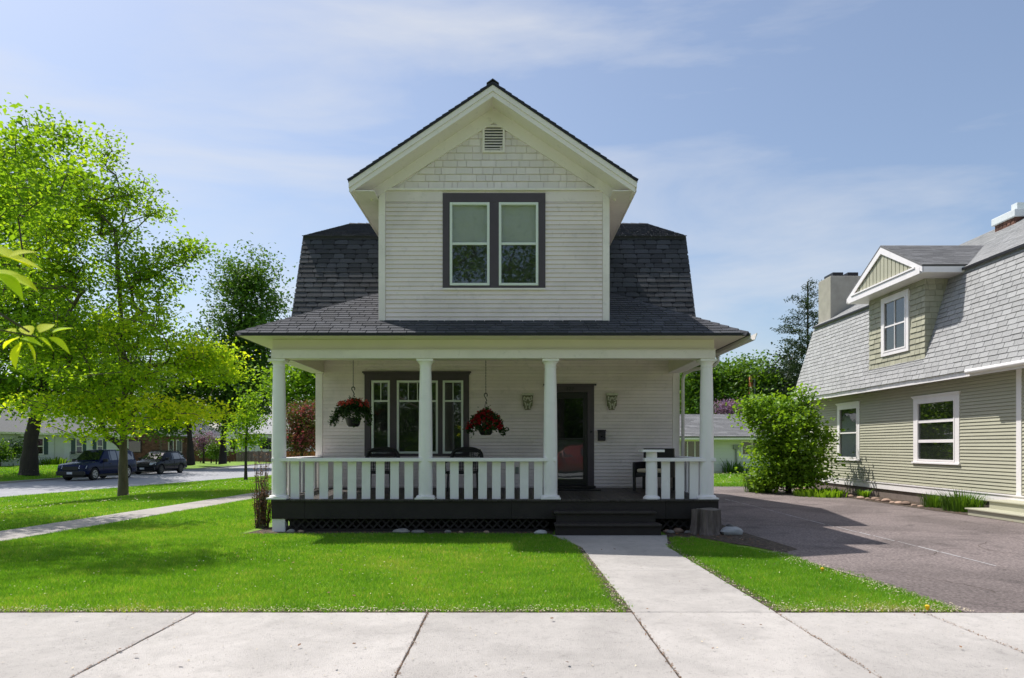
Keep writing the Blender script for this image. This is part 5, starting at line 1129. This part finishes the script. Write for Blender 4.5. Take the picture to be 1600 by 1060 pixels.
# distant trees closing the horizon
far = [(-62, 120, 11), (-50, 132, 13), (-39, 126, 10), (-27, 135, 12), (-14, 128, 10), (-2, 140, 12), (12, 118, 9), (26, 110, 10), (40, 100, 11), (54, 96, 12), (-76, 100, 13), (-88, 80, 13), (68, 80, 12), (30, 70, 8), (-60, 62, 12), (-55, 88, 12), (-30, 108, 9), (-20, 112, 8)]
for i, (x, y, h) in enumerate(far):
    r = np.random.default_rng(100+i); C = blobs([(x, y, h*.6, h*.42, h*.4, h*.42, 90), (x+r.uniform(-2, 2), y, h*.3, h*.4, h*.36, h*.25, 50)], r, .6)
    tree('distant_tree', 'green leafy tree in the distant belt closing the view behind the houses', (x, y, 0), [np.array([x, y, 0.]), np.array([x, y, h*.3]), np.array([x, y, h*.7])], C, M['l_mid'], M['barkd'], 26, .9, .6, 200+i, rbase=.3, rtw=.03, group='distant trees behind the houses', seg=4)
# what stands across the front street, seen only in the window glass
for i, (x, y, h) in enumerate([(-7.5, -27, 11), (-13.5, -27, 12), (-1.5, -28, 11), (4, -27, 9), (14, -27, 11), (-11, -18, 15), (-4.2, -16, 20), (3.4, -19, 19), (9.5, -22, 14), (18, -22, 13), (-20, -24, 14)]):
    r = np.random.default_rng(150+i); C = blobs([(x, y, h*.62, h*.36, h*.34, h*.36, 130), (x, y, h*.35, h*.3, h*.3, h*.15, 40)]+([(x, y, h*.22, h*.32, h*.3, h*.2, 60)] if y < -25 else []), r, .6)
    tree('roadside_tree', 'broad green tree across the front street', (x, y, 0), [np.array([x, y, 0.]), np.array([x, y, h*.3]), np.array([x+.3, y, h*.7])], C, M['l_mid'], M['barkd'], 56, .6, .27, 170+i, rbase=.32, rtw=.02, group='trees across the front street', seg=4)
C = blobs([(x, -17.5, 1.3, 1.6, 1.2, 1.6, 30) for x in (-16, -13.5, -11, -8.5, -6, -3.5, -1)], np.random.default_rng(9), .6); C[:, 2] = np.maximum(C[:, 2], .15)
tree('clipped_hedge', 'long green hedge across the front street', (-8, -17.5, 0), [np.array([-8, -17.5, 0.]), np.array([-8, -17.5, 1.])], C, M['l_mid'], M['barkd'], 110, .45, .22, 190, rbase=.1, category='hedge', seg=4)
simple_house('brick_cottage', 'brick cottage across the front street', -2, 12, -40, -31, 3.4, 3.0, M['brick'], M['sh_mid'], 'x')
# near branch with large leaves hanging in at the left
Bt = thing('hanging_branch', 'leafy branch with big bright yellow green leaves close at the left edge', 'branch', (-3.1, 2.7, 1.9))
k = MB(); k.tube([(-4.6, 2.4, 3.6), (-3.6, 2.6, 3.0), (-2.6, 2.75, 2.42), (-1.98, 2.8, 2.02)], [.03, .02, .012, .004], 6); k.tube([(-3.6, 2.6, 3.0), (-2.9, 2.9, 2.75), (-2.25, 3.0, 2.5)], [.014, .008, .003], 5); k.tube([(-3.1, 2.68, 2.72), (-2.6, 2.8, 2.12), (-1.95, 2.8, 2.0)], [.012, .007, .003], 5); k.build('twig', M['bark'], Bt, smooth=True)
def bigleaf(p, d, l, w, seed):
    r = random.Random(seed); p, d = Vector(p), Vector(d).normalized(); s = d.cross(Vector((r.uniform(-.3, .3), -.5, 1))).normalized(); up_ = s.cross(d).normalized(); vs = []; n = 8
    for i in range(n+1):
        t = i/n; ww = w*math.sin(math.pi*min(1, t*.98+.02)**.85)*(1-.25*t); c = p+d*l*t-up_*(.18*l*t*t)
        vs += [c+s*ww+up_*ww*.35, c, c-s*ww+up_*ww*.35]
    fs = []
    for i in range(n): fs += [(3*i, 3*i+1, 3*i+4, 3*i+3), (3*i+1, 3*i+2, 3*i+5, 3*i+4)]
    MB().add(vs, fs, r.uniform(.45, .9)).build('leaf', M['nearleaf'], Bt, smooth=True)
def NP(px, py, y): return (X(px, y), y, Z(py, y))
NL = (((-30, 385), (52, 408), 2.8, .045), ((0, 400), (70, 414), 2.82, .036), ((14, 402), (56, 388), 2.78, .03), ((-20, 425), (60, 443), 2.8, .055), ((-5, 428), (42, 464), 2.75, .05), ((18, 430), (64, 452), 2.75, .034), ((62, 520), (84, 503), 2.8, .034), ((82, 520), (114, 508), 2.8, .022), ((48, 524), (34, 504), 2.83, .03), ((60, 528), (88, 546), 2.76, .034), ((76, 528), (114, 550), 2.8, .036), ((34, 535), (16, 572), 2.8, .036), ((42, 536), (62, 568), 2.8, .03), ((30, 528), (0, 538), 2.84, .026), ((24, 522), (4, 510), 2.8, .022), ((34, 530), (70, 538), 2.8, .028), ((5, 532), (-20, 545), 2.8, .03))
for i, (a, b, y, w_) in enumerate(NL):
    p, q_ = Vector(NP(*a, y)), Vector(NP(*b, y+.05)); bigleaf(p, q_-p, (q_-p).length, w_, i)
# bare budding bush at the porch corner
rb = random.Random(9); Bb = thing('twiggy_bush', 'nearly bare brown twiggy bush beside the left porch corner', 'bush', (X(409, 13.0), 13.0, 0)); k = MB(); lf = []
for i in range(46):
    a = rb.uniform(0, 6.28); h = rb.choice([.5, .7, .8, 1.0, 1.3, 1.55])*rb.uniform(.8, 1.1); sp = rb.uniform(.02, .22)*(.6+h*.4); b0 = Vector((X(409, 13.0)+rb.uniform(-.1, .1), 13+rb.uniform(-.1, .1), 0)); pts = [b0]
    for s_ in range(1, 6): pts.append(b0+Vector((math.cos(a)*sp*s_/5, math.sin(a)*sp*s_/5, h*s_/5))+Vector((rb.uniform(-.02, .02), rb.uniform(-.02, .02), 0)))
    k.tube(pts, [.010, .008, .007, .006, .004, .002], 4, caps=False)
    for s_ in range(24): t = rb.uniform(.1, 1)*5; j = min(4, int(t)); p = pts[j].lerp(pts[j+1], t-j); lf.append(p)
k.build('twigs', M['bark'], Bb)
V, F, rn = leaves_at(np.array([tuple(p) for p in lf]), 2, .02, .035, np.random.default_rng(3), rtone=None); raw('leaf_buds', V, F, M['deadleaf'], Bb, rnd=rn, origin=tuple(POS[Bb.name]))
for px, py in ((1285, 896), (1449, 957)):
    yy_ = EYE*FPX/(py-698); k = MB(); k.lathe((X(px, yy_), yy_, .05), [(.004, -.04), (.02, 0), (.022, .012), (.01, .02)], 9); dd = k.build('dandelion', D.materials.get('dandelion_yellow') or mat('dandelion_yellow', (.7, .45, .01), .8)); tag(dd, 'yellow dandelion in the narrow lawn, close to the sidewalk' if py > 950 else 'yellow dandelion in the narrow lawn, nearer the driveway shadow', 'flower')
# clumps of strap leaves by the olive house, ground plants
def tuft(name, label, c, n, h, w, rad, m, cat='plant'):
    r = np.random.default_rng(int(c[1]*100)); V = []; Fq = []; rn = []
    for i in range(n):
        a = r.uniform(0, 6.28); rr0 = rad*math.sqrt(r.random()); b = np.array([c[0]+math.cos(a)*rr0, c[1]+math.sin(a)*rr0, c[2]]); hh = h*r.uniform(.6, 1.1); o = np.array([math.cos(a), math.sin(a), 0])*hh*r.uniform(.1, .6); s = np.array([-math.sin(a), math.cos(a), 0])*w
        p = [b, b+o*.35+np.array([0, 0, hh*.6]), b+o+np.array([0, 0, hh*r.uniform(.7, 1)])]; i0 = len(V)
        V += [p[0]-s, p[0]+s, p[1]-s*.8, p[1]+s*.8, p[2]]; Fq += [(i0, i0+1, i0+3), (i0, i0+3, i0+2), (i0+2, i0+3, i0+4)]; rn += [r.uniform(.1, .7)]*3
    o = raw(name, np.array(V), np.array(Fq), m, rnd=np.array(rn), origin=tuple(c)); return tag(o, label, cat)
tuft('iris_clump', 'wide clump of strap leaves by the olive house wall, just left of its steps', (10.75, 16.3, 0), 340, .55, .012, .42, M['l_mid'])
tuft('iris_clump', 'smaller clump of upright strap leaves under the three pane window of the olive house', (10.75, 17.35, 0), 200, .42, .012, .32, M['l_mid'])
tuft('leafy_weed', 'small leafy weed at the foundation between the shrub and the first window', (10.6, 20.6, 0), 60, .3, .03, .15, M['l_shrub'])
tuft('ground_plant', 'low bright green plants at the foot of the bushy shrub', (9.6, 21.3, 0), 420, .28, .035, .8, M['l_shrub'])
tuft('tall_weed', 'tall grey green weeds at the left of the bushy shrub', (8.4, 23.2, 0), 260, .7, .015, .5, M['l_mid'])
tuft('foundation_plant', 'dark spiky plant against the ranch house wall', (X(1142, 38.6), 38.6, 0), 90, .95, .03, .5, M['l_dark'])
tuft('foundation_plant', 'broad low spiky plant under the electric meter pipe of the ranch house', (X(1165, 38.6), 38.6, 0), 90, .6, .03, .8, M['l_dark'])
tuft('flower_bed_plant', 'pale green clump of leaves beside the bungalow stoop', (-37.2, 55.5, 0), 160, .8, .05, 1.1, M['l_shrub'])

# ------------------------------------------------------------ stones, stump
def stone(name, label, c, s, m, seed, cat='stone', group=None):
    r = random.Random(seed); mb = MB(); nu, nv = 10, 6; vs = []; 
    for j in range(nv+1):
        ph = math.pi*j/nv
        for i in range(nu):
            th = 2*math.pi*i/nu; k = 1+.13*math.sin(3*th+seed)*math.sin(2*ph+seed)+r.uniform(-.06, .06); vs.append((c[0]+s[0]*k*math.sin(ph)*math.cos(th), c[1]+s[1]*k*math.sin(ph)*math.sin(th), c[2]+s[2]*(.75+k*math.cos(ph))))
    fs = [(j*nu+i, j*nu+(i+1) % nu, (j+1)*nu+(i+1) % nu, (j+1)*nu+i) for j in range(nv) for i in range(nu)]
    o = mb.add(vs, fs).build(name, m, None, smooth=2); return tag(o, label, cat, group)
stone('stone', 'smooth pale oval stone on the soil right of the stump', (X(1142, 12.0), 11.95, 0.0), (.20, .12, .085), M['pstone'], 3)
stone('stone', 'pale flat stone at the grass edge left of the steps', (X(845, 12.0), 11.98, 0), (.12, .09, .05), M['pstone'], 4)
stone('stone', 'wide dark flat rock under the middle of the lattice', (X(629, 12.2), 12.12, 0), (.15, .1, .055), M['stone'], 5)
stone('stone', 'flat grey brown rock beside the wide dark one under the lattice', (X(654, 12.2), 12.14, 0), (.12, .08, .04), M['stone'], 6)
for i, (px, y, s) in enumerate(((455, 12.2, .06), (470, 12.25, .045), (700, 12.2, .05), (760, 12.15, .045), (1048, 12.1, .06), (1060, 12.2, .075), (1075, 12.1, .05), (1042, 12.25, .05), (1140, 13, .06), (720, 12.2, .035))):
    stone('small_stone', 'small brown stone in the soil under the porch edge', (X(px, y), y, 0), (s*1.3, s, s*.7), M['tstone'] if i % 2 else M['stone'], 20+i, group='small stones under the porch edge')
rs = random.Random(4)
for i in range(24):
    y = 17.4+i*.30+rs.uniform(-.08, .08); s = rs.uniform(.06, .12)
    stone('border_stone', 'tan stone in the row edging the bed along the olive house', (10.42-.03*(y-17)+rs.uniform(-.06, .06), y, 0), (s*1.2, s, s*.55), M['tstone'], 50+i, group='border stones along the olive house')
stone('boulder', 'grey green boulder on the lawn left of the bushy shrub', (X(1182, 29), 29, 0), (.42, .35, .30), M['stone'], 77, 'boulder')
Sx, Sy = X(1101, 12.1), 12.05; rs = np.random.default_rng(8)
Sp = thing('tree_stump', 'weathered grey tree stump with a split side at the porch corner', 'stump', (Sx, Sy, 0)); mb = MB(); vs = []; n = 56; hs = [0, .06, .16, .3, .40, .445]
ridge = .012*np.sin(np.arange(n)*2*np.pi/n*17)+.010*rs.normal(0, 1, n)
for h in hs:
    R = .225+.065*math.exp(-h*9)
    for i in range(n):
        t = 2*math.pi*i/n; k = R+ridge[i]+.02*math.sin(3*t+1); 
        if 3.85 < t < 4.05: k -= .07
        vs.append((Sx+k*math.cos(t), Sy+k*.9*math.sin(t), h+(.012*math.sin(2*t) if h > .4 else 0)))
fs = [(j*n+i, j*n+(i+1) % n, (j+1)*n+(i+1) % n, (j+1)*n+i) for j in range(len(hs)-1) for i in range(n)]
mb.add(vs, fs).build('bark', M['stump'], Sp); k = MB(); k.add([Vector(v)+Vector((0, 0, .001)) for v in vs[-n:]]+[(Sx, Sy, .44)], [(i, (i+1) % n, n) for i in range(n)]).build('cut_top', M['stumptop'], Sp)

# ------------------------------------------------------------ porch furniture and fittings
def wicker_chair(label, x, y, rz, sc=1.0):
    c = thing('wicker_chair', label, 'chair', (0, 0, 0), 'black wicker porch chairs'); m = M['rattan']
    MB().box(-.27, .27, -.26, .25, .36, .42).build('seat', m, c, bevel=.02)
    for sx_ in (-1, 1):
        for sy_ in (-1, 1):
            k = MB(); k.tube([(sx_*.25, sy_*.23, 0), (sx_*.24, sy_*.22, .37)], .02, 6); k.build('leg', m, c)
        k = MB(); k.tube([(sx_*.28, -.28, .36), (sx_*.30, -.28, .58), (sx_*.31, -.1, .62), (sx_*.32, .22, .64)], .028, 7); k.build('armrest', m, c, smooth=True)
    n = 18; arch = [(.33*math.cos(math.pi*i/n)*(1+.1*math.sin(math.pi*i/n)), .26+.05*math.sin(math.pi*i/n), .62+.26*math.sin(math.pi*i/n)**.6) for i in range(n+1)]
    k = MB(); k.tube([(.28, .24, .40)]+arch+[(-.28, .24, .40)], .036, 8); bkk = k.build('backrest', m, c, smooth=True)
    k = MB()
    for i in range(13):
        u = -.28+i*.047; hz = .62+.26*max(0, 1-(u/.36)**2)**.5
        k.tube([(u, .25, .40), (u*1.05, .29, hz)], .007, 4, caps=False)
    for z in np.arange(.44, .62, .03): k.tube([(-.29, .27, z), (.29, .27, z)], .007, 4)
    for i in range(14):
        u = -.26+i*.04; k.tube([(u, .285, .62), (min(.3, u+.16), .30, .80)], .006, 4, caps=False); k.tube([(u, .285, .62), (max(-.3, u-.16), .30, .80)], .006, 4, caps=False)
    k.box(-.3, .3, .285, .30, .80, .86); k.build('weave', m, bkk); c.location = (x, y, ZDB-.02); c.rotation_euler = (0, 0, rz); c.scale = (sc, sc, sc); return c
wicker_chair('black wicker chair with arched back under the left sash of the porch window', X(594, 14.1), 14.1, 0, 1.0)
wicker_chair('black wicker chair with arched back behind the second porch column', X(723, 14.1), 14.1, math.radians(-14), 1.0)
ac = thing('square_armchair', 'square black wicker armchair with cream cushion behind the short newel post', 'chair', (0, 0, 0))
MB().box(-.3, .3, -.3, .26, .30, .38).build('seat', M['rattan'], ac, bevel=.01); MB().box(-.27, .27, -.32, .2, .385, .46).build('cushion', M['cream_cush'], ac, bevel=.03)
MB().box(-.33, .33, .22, .30, .28, .88).build('backrest', M['rattan'], ac, bevel=.01)
for s_ in (-1, 1):
    MB().box(s_*.30, s_*.36, -.32, .22, .28, .60).build('armrest', M['rattan'], ac, bevel=.01)
    for t_ in (-.29, .24): MB().box(s_*.33-.025, s_*.33+.025, t_-.02, t_+.03, 0, .28).build('leg', M['rattan'], ac)
ac.location = (X(1022, 14.2), 14.15, ZDB-.02); ac.rotation_euler = (0, 0, math.radians(-32))
mt = MB().box(X(866, 14.3), X(937, 14.3), 14.1, 14.62, ZDB-.018, ZDB-.002).build('doormat', M['rattan'], None, bevel=.004); tag(mt, 'black doormat in front of the porch door', 'doormat')
mt.location.z += .004
def sconce(label, px):
    x = X(px, YW); t_ = thing('wall_bracket', label, 'ornament', (x, YW-.02, Z(641, YW)), 'carved brackets beside the front door'); z0, z1 = Z(641, YW), Z(615, YW); fr = Fr((x, YW-.017, 0)); h = z1-z0
    k = MB(fr); k.prism([(-.10, 0.0, z0+h*.22), (.10, 0.0, z0+h*.22), (.115, 0, z1-.05), (-.115, 0, z1-.05)], (0, .07, 0)); k.prism([(-.06, 0, z0), (.06, 0, z0), (.085, 0, z0+h*.215), (-.085, 0, z0+h*.215)], (0, .045, 0)); bd = k.build('bracket_body', M['recess_shade'], t_, bevel=.008)
    MB(fr).box(-.13, .13, 0, .10, z1-.048, z1).build('top_plate', M['carved'], t_, bevel=.006)
    k = MB()
    for sg in (-1, 1):
        k.tube([fr(sg*.075, .078, z1-.07), fr(sg*.09, .082, z1-.14), fr(sg*.04, .088, z1-.165), fr(sg*.03, .085, z1-.12), fr(sg*.055, .082, z1-.10)], .017, 6)
        k.tube([fr(sg*.08, .075, z1-.19), fr(sg*.05, .075, z0+.14), fr(sg*.03, .06, z0+.05), fr(sg*.05, .05, z0+.02)], .017, 6)
    k.lathe(fr(0, .075, z1-.25), [(.002, -.03), (.022, -.01), (.022, .01), (.002, .03)], 8); k.lathe(fr(0, .08, z1-.11), [(.002, -.03), (.03, -.01), (.03, .01), (.002, .03)], 8); k.build('scrollwork', M['carved'], bd, smooth=True)
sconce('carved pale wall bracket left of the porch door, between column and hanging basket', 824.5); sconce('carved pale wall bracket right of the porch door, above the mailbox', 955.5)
mx0, mx1 = X(933.5, YW), X(945.5, YW); mz0, mz1 = Z(689, YW), Z(672, YW)
mbx = thing('mailbox', 'small dark metal mailbox on the wall right of the porch door', 'mailbox', ((mx0+mx1)/2, YW-.02, mz0)); fr = Fr(((mx0+mx1)/2, YW-.018, 0)); hw_ = (mx1-mx0)/2
MB(fr).box(-hw_, hw_, 0, .07, mz0, mz1-.03).build('box', M['mail'], mbx, bevel=.008); MB(fr).box(-hw_-.008, hw_+.008, 0, .085, mz1-.028, mz1).build('lid', M['mail'], mbx, bevel=.006)
k = MB(); k.lathe(fr(0, .072, (mz0+mz1)/2-.02), [(.001, -.03), (.03, 0), (.001, .03)], 8); k.build('ornament', M['black'], mbx)
def basket(label, px, ytop, ybot, wpx, hooky, y, pm, seed, dense, group='hanging flower baskets'):
    r = np.random.default_rng(seed); x = X(px, y); zt_, zb_ = Z(ytop, y), Z(ybot, y); w_ = wpx/2*y/FPX; t_ = thing('hanging_basket', label, 'flower basket', (x, y, zb_), group)
    zh = Z(hooky, y); k = MB(); z = 3.468; i = 0
    while z > zh+.06:
        a = (i % 2)*1.57; n = 8; pts = [(x+.009*math.cos(a)*math.cos(6.283*j/n), y+.009*math.sin(a)*math.cos(6.283*j/n), z-.014+.018*math.sin(6.283*j/n)) for j in range(n+1)]; k.tube(pts, .0028, 4, caps=False); z -= .027; i += 1
    k.build('chain', M['black'], t_)
    k = MB(); pts = [(x+.0, y, zh+.07)]+[(x-.045*math.cos(a), y, zh+.035+.04*math.sin(a)) for a in np.linspace(1.7, -.3, 8)]+[(x+.02, y, zh-.03), (x+.035, y, zh-.07)]
    k.tube([(x+.03*math.cos(a), y, zh+.03+.035*math.sin(a)) for a in np.linspace(-.9, 3.6, 12)]+[(x+.0, y, zh-.03), (x+.02, y, zh-.08), (x, y, zh-.10)], .010, 6); k.build('hook', M['black'], t_)
    zr = zb_+.20; k = MB()
    for a in (0.3, 2.4, 4.5): k.tube([(x, y, zh-.09), (x+.15*math.cos(a), y+.15*math.sin(a), zr)], .003, 4)
    k.build('hanger_wire', M['black'], t_)
    k = MB(); k.lathe((x, y, zb_), [(.09, 0), (.12, .03), (.155, .16), (.165, .17)], 20); k.build('pot', M['black'], t_, smooth=2)
    n = 170; a = r.uniform(0, 6.283, n); q_ = np.sqrt(r.random(n))*(1+.22*np.sin(3*a+seed))*.92; q_[:14] *= 1.12; C = np.stack([x+np.cos(a)*q_*w_, y+np.sin(a)*q_*w_*.8, zt_-.10-(q_**2)*(zt_-zb_)*.58+r.normal(0, .035, n)], -1)
    V, F, rn = leaves_at(C, 16, .035, .05, r, 1, .4, .8); raw('foliage', V, F, M['l_bask'], t_, rnd=rn, origin=(x, y, zb_))
    n = dense; a = r.uniform(0, 6.283, n); q_ = np.sqrt(r.random(n)) if pm is M['f_red'] else np.sqrt(r.random(n))*.8; C = np.stack([x+np.cos(a)*q_*w_, y+np.sin(a)*q_*w_*.8-.02, zt_-.04-(q_**2)*(zt_-zb_)*(.66 if pm is M['f_red'] else .3)+r.normal(0, .02, n)], -1)
    V, F, rn = leaves_at(C, 9, .017, .038, r, 1, 0, 1); raw('blossom', V, F, pm, t_, rnd=rn, origin=(x, y, zb_))
basket('hanging basket of dark foliage with coral blooms left of the porch window', 552, 622, 667, 62, 610, 13.2, M['f_coral'], 5, 55); basket('hanging basket full of deep red blooms between window and door', 759, 640, 680, 58, 620, 13.2, M['f_red'], 6, 150)

# ------------------------------------------------------------ cars
def car(name, label, paint, rimm, kind, x, y, z, rz, cat):
    c = thing(name, label, cat, (0, 0, 0))
    if kind == 'truck':   # stations: x, zlow, zbelt, ztop, half width, roof half width
        Lc = 5.05; hw0 = .87; st = [(-2.52, .50, 1.02, 1.02, .80, .70), (-2.48, .42, 1.05, 1.06, .85, .72), (-2.40, .36, 1.07, 1.60, .86, .64), (-2.1, .34, 1.07, 1.68, .87, .66), (-1.0, .34, 1.07, 1.70, .87, .67), (.1, .34, 1.06, 1.70, .87, .67), (.45, .34, 1.05, 1.66, .87, .66), (1.08, .34, 1.04, 1.07, .87, .74), (1.6, .34, .99, 1.02, .87, .72), (2.2, .36, .92, .95, .86, .70), (2.42, .40, .86, .88, .82, .62), (2.50, .44, .72, .74, .78, .55)]
        wheels = (1.62, -1.55); wr = .36; beltf = (-2.35, .62)
        side = [(-2.25, -1.2), (-1.12, -.62), (-.54, .02), (.08, .80)]; wtop = 1.63; cab0, cab1 = .42, 1.12
    else:
        Lc = 4.5; hw0 = .9; st = [(-2.25, .50, .95, .98, .78, .55), (-2.20, .36, 1.0, 1.15, .86, .58), (-2.05, .32, 1.03, 1.50, .89, .60), (-1.6, .30, 1.04, 1.63, .90, .64), (-.5, .30, 1.02, 1.66, .90, .66), (.15, .30, 1.0, 1.62, .90, .66), (.5, .30, .99, 1.5, .90, .64), (1.22, .30, .98, 1.03, .90, .72), (1.7, .32, .92, .95, .89, .68), (2.05, .34, .82, .84, .86, .60), (2.22, .38, .66, .70, .78, .5)]
        wheels = (1.38, -1.32); wr = .35; side = [(-1.95, -1.35), (-1.28, -.42), (-.34, .62)]; wtop = 1.52; cab0, cab1 = .45, 1.22
    def at(xx):
        for a, b in zip(st[:-1], st[1:]):
            if a[0] <= xx <= b[0]: t = (xx-a[0])/(b[0]-a[0]); return [a[i]*(1-t)+b[i]*t for i in range(6)]
        return list(st[-1])
    def sec(s_):
        xx, zl, zb, ztp, w, wr_ = s_
        h = [(w*.92, zl), (w, zl+.10), (w*1.01, (zl+zb)/2), (w*.985, zb-.03), (w*.96, zb), (wr_+.0, max(zb+.005, ztp-.03)), (wr_*.85, ztp+.01), (0, ztp+.025)]
        return [(xx, -a, b) for a, b in h]+[(xx, a, b) for a, b in reversed(h[:-1])]
    xs_ = sorted(set([s_[0] for s_ in st]+[wheels[0]+d for d in (-.44, -.38, -.22, 0, .22, .38, .44)]+[wheels[1]+d for d in (-.44, -.38, -.22, 0, .22, .38, .44)])); vs = []; rows = []
    for xx in xs_:
        s_ = at(xx); s_[0] = xx; ring = sec(s_); 
        for wx_ in wheels:   # wheel arch
            dd = abs(xx-wx_)
            if dd < .43:
                ah = wr+math.sqrt(max(0, .43**2-dd*dd)); ring = [(a, b, max(cz, ah) if (abs(b) > s_[4]*.9 and cz < ah) else cz) for a, b, cz in ring]
        rows.append(len(vs)); vs += ring
    n = 15; fs = [(rows[i]+k, rows[i]+k+1, rows[i+1]+k+1, rows[i+1]+k) for i in range(len(rows)-1) for k in range(n-1)]
    fs += [tuple(range(n)), tuple(reversed(range(rows[-1], rows[-1]+n)))]; fs += [(rows[i], rows[i+1], rows[i+1]+n-1, rows[i]+n-1) for i in range(len(rows)-1)]
    body_ = MB().add(vs, fs).build('body', paint, c, smooth=2)
    for sg in (-1, 1):
        for a, b in side:
            sa, sb = at(a), at(b); q_ = []
            for xx, s_ in ((a, sa), (b, sb)):
                zb = s_[2]+.045; ztp = min(wtop, s_[3]-.07); 
                def yv(z): t = min(1, max(0, (z-s_[2])/max(.05, s_[3]-.03-s_[2]))); return s_[4]*.96*(1-t)+s_[5]*t+.006
                q_.append([(xx, sg*yv(zb), zb), (xx, sg*yv(max(ztp, zb+.02)), max(ztp, zb+.02))])
            MB().add([q_[0][0], q_[1][0], q_[1][1], q_[0][1]], [(0, 1, 2, 3)]).build('side_window', M['darkglass'], c)
        for xx in ([.85, -.58] if kind == 'truck' else [.95, -.38, -1.3]):
            s_ = at(xx); MB().box(xx-.006, xx+.006, sg*(s_[4]*1.012)-.004, sg*(s_[4]*1.012)+.004, s_[1]+.14, s_[2]-.02).build('door_seam', M['black'], c)
        MB().box(.10, .26, sg*(hw0+.002), sg*(hw0+.03), .90, .93).build('handle', M['black'], c)
        MB().box(.72, .86, sg*(hw0-.02), sg*(hw0+.22), 1.02, 1.20).build('mirror', M['black'], c, bevel=.03)
        fx = st[-1][0]; hl_ = MB(); y0_, y1_ = sg*.50, sg*.82
        hl_.add([(fx-.02, y0_*.98, .70), (fx-.20, y1_, .70), (fx-.28, y1_*.99, .86), (fx-.10, y0_, .86), (fx+.03, y0_, .69), (fx-.12, y1_*1.05, .69), (fx-.22, y1_*1.05, .85), (fx-.05, y0_, .86)], [(4, 5, 6, 7), (0, 1, 5, 4), (3, 2, 6, 7), (1, 2, 6, 5), (0, 3, 7, 4)]).build('headlight', M['lens'], c)
        MB().box(st[0][0]-.03, st[0][0]+.12, sg*.66, sg*.83, .80, 1.02).build('tail_light', M['tail'], c, bevel=.01)
        for wx_ in wheels:
            yw = sg*(hw0-.10); k = MB(); prof_ = [(wr*.6, -.11), (wr*.93, -.11), (wr, -.085), (wr, .085), (wr*.93, .11), (wr*.6, .11)]; seg = 24; vv = []
            for r_, o_2 in prof_:
                for j in range(seg): t = 2*math.pi*j/seg; vv.append((wx_+r_*math.cos(t), yw+o_2, wr+r_*math.sin(t)))
            ff = [(i*seg+j, i*seg+(j+1) % seg, (i+1)*seg+(j+1) % seg, (i+1)*seg+j) for i in range(len(prof_)-1) for j in range(seg)]; ff += [tuple(range(seg)), tuple(range((len(prof_)-1)*seg, len(prof_)*seg))]
            wh = k.add(vv, ff).build('wheel', M['tyre'], c, smooth=2); k = MB()
            for j in range(seg): t0, t1 = 2*math.pi*j/seg, 2*math.pi*(j+1)/seg; a1, a2 = wr*.50, wr*.62; yo = yw+sg*.113; k.add([(wx_+a1*math.cos(t0), yo, wr+a1*math.sin(t0)), (wx_+a2*math.cos(t0), yo, wr+a2*math.sin(t0)), (wx_+a2*math.cos(t1), yo, wr+a2*math.sin(t1)), (wx_+a1*math.cos(t1), yo, wr+a1*math.sin(t1))], [(0, 1, 2, 3)])
            for j in range(5):
                t = 2*math.pi*j/5; p = [(.03, -.04), (wr*.55, -.035), (wr*.55, .035), (.03, .04)]; k.add([(wx_+a*math.cos(t)-b*math.sin(t), yo+sg*.004, wr+a*math.sin(t)+b*math.cos(t)) for a, b in p], [(0, 1, 2, 3)])
            k.lathe((wx_, yo, wr), [(.05, -.05), (.05, .05)], 8) if False else k.add([(wx_+.07*math.cos(t), yo+sg*.008, wr+.07*math.sin(t)) for t in np.linspace(0, 5.8, 10)], [tuple(range(10))]); k.build('rim', rimm, wh)
    # windscreen, grille, plate, bumper
    s0, s1 = at(cab0), at(cab1); ws = MB(); a = (cab0+.03, s0[5]*.9, s0[3]+.0); b = (cab1-.05, s1[4]*.84, s1[3]+.045)
    ws.add([(a[0], -a[1], a[2]+.012), (a[0], a[1], a[2]+.012), (b[0], b[1], b[2]+.03), (b[0], -b[1], b[2]+.03)], [(0, 1, 2, 3)]).build('windscreen', M['darkglass'], c)
    fx = st[-1][0]; MB().box(fx-.10, fx+.025, -.46, .46, .58, .80).build('grille', M['black'], c, bevel=.02); MB().box(fx-.14, fx+.07, -hw0*.95, hw0*.95, .30, .55).build('bumper', paint if kind != 'truck' else M['black'], c, bevel=.05)
    MB().box(fx+.071, fx+.08, -.16, .16, .38, .50).build('number_plate', M['plate'], c); MB().box(st[0][0]-.08, st[0][0]+.1, -hw0*.95, hw0*.95, .38, .58).build('bumper', M['black'], c, bevel=.04)
    MB().box(-2.1, 2.2, -.6, .6, .20, .36).build('underbody', M['black'], c)
    if kind != 'truck':
        for sg in (-1, 1): k = MB(); k.tube([(-1.6, sg*.55, 1.66), (-1.5, sg*.55, 1.71), (.1, sg*.55, 1.70), (.2, sg*.55, 1.65)], .018, 5); k.build('roof_rail', M['black'], c)
    c.location = (x, y, z); c.rotation_euler = (0, 0, rz)
    if kind == 'truck': c.scale = (1, 1, 1.05)
    return c
zs = gzf(-24, 0)+.006
car('pickup_truck', 'dark blue pickup truck with topper parked behind the maple trunk', M['blue'], M['rim'], 'truck', -25.3, 41.8, zs, math.radians(-90-3), 'pickup truck')
car('parked_car', 'small black hatchback parked beyond the blue truck across the side street', M['ink'], M['drim'], 'suv', -26.0, 50.4, zs, math.radians(-90-2), 'car')
car('parked_car', 'red car parked on the street in front of the house', M['carred'], M['rim'], 'suv', 3.2, -5.2, .006, math.radians(180), 'car')
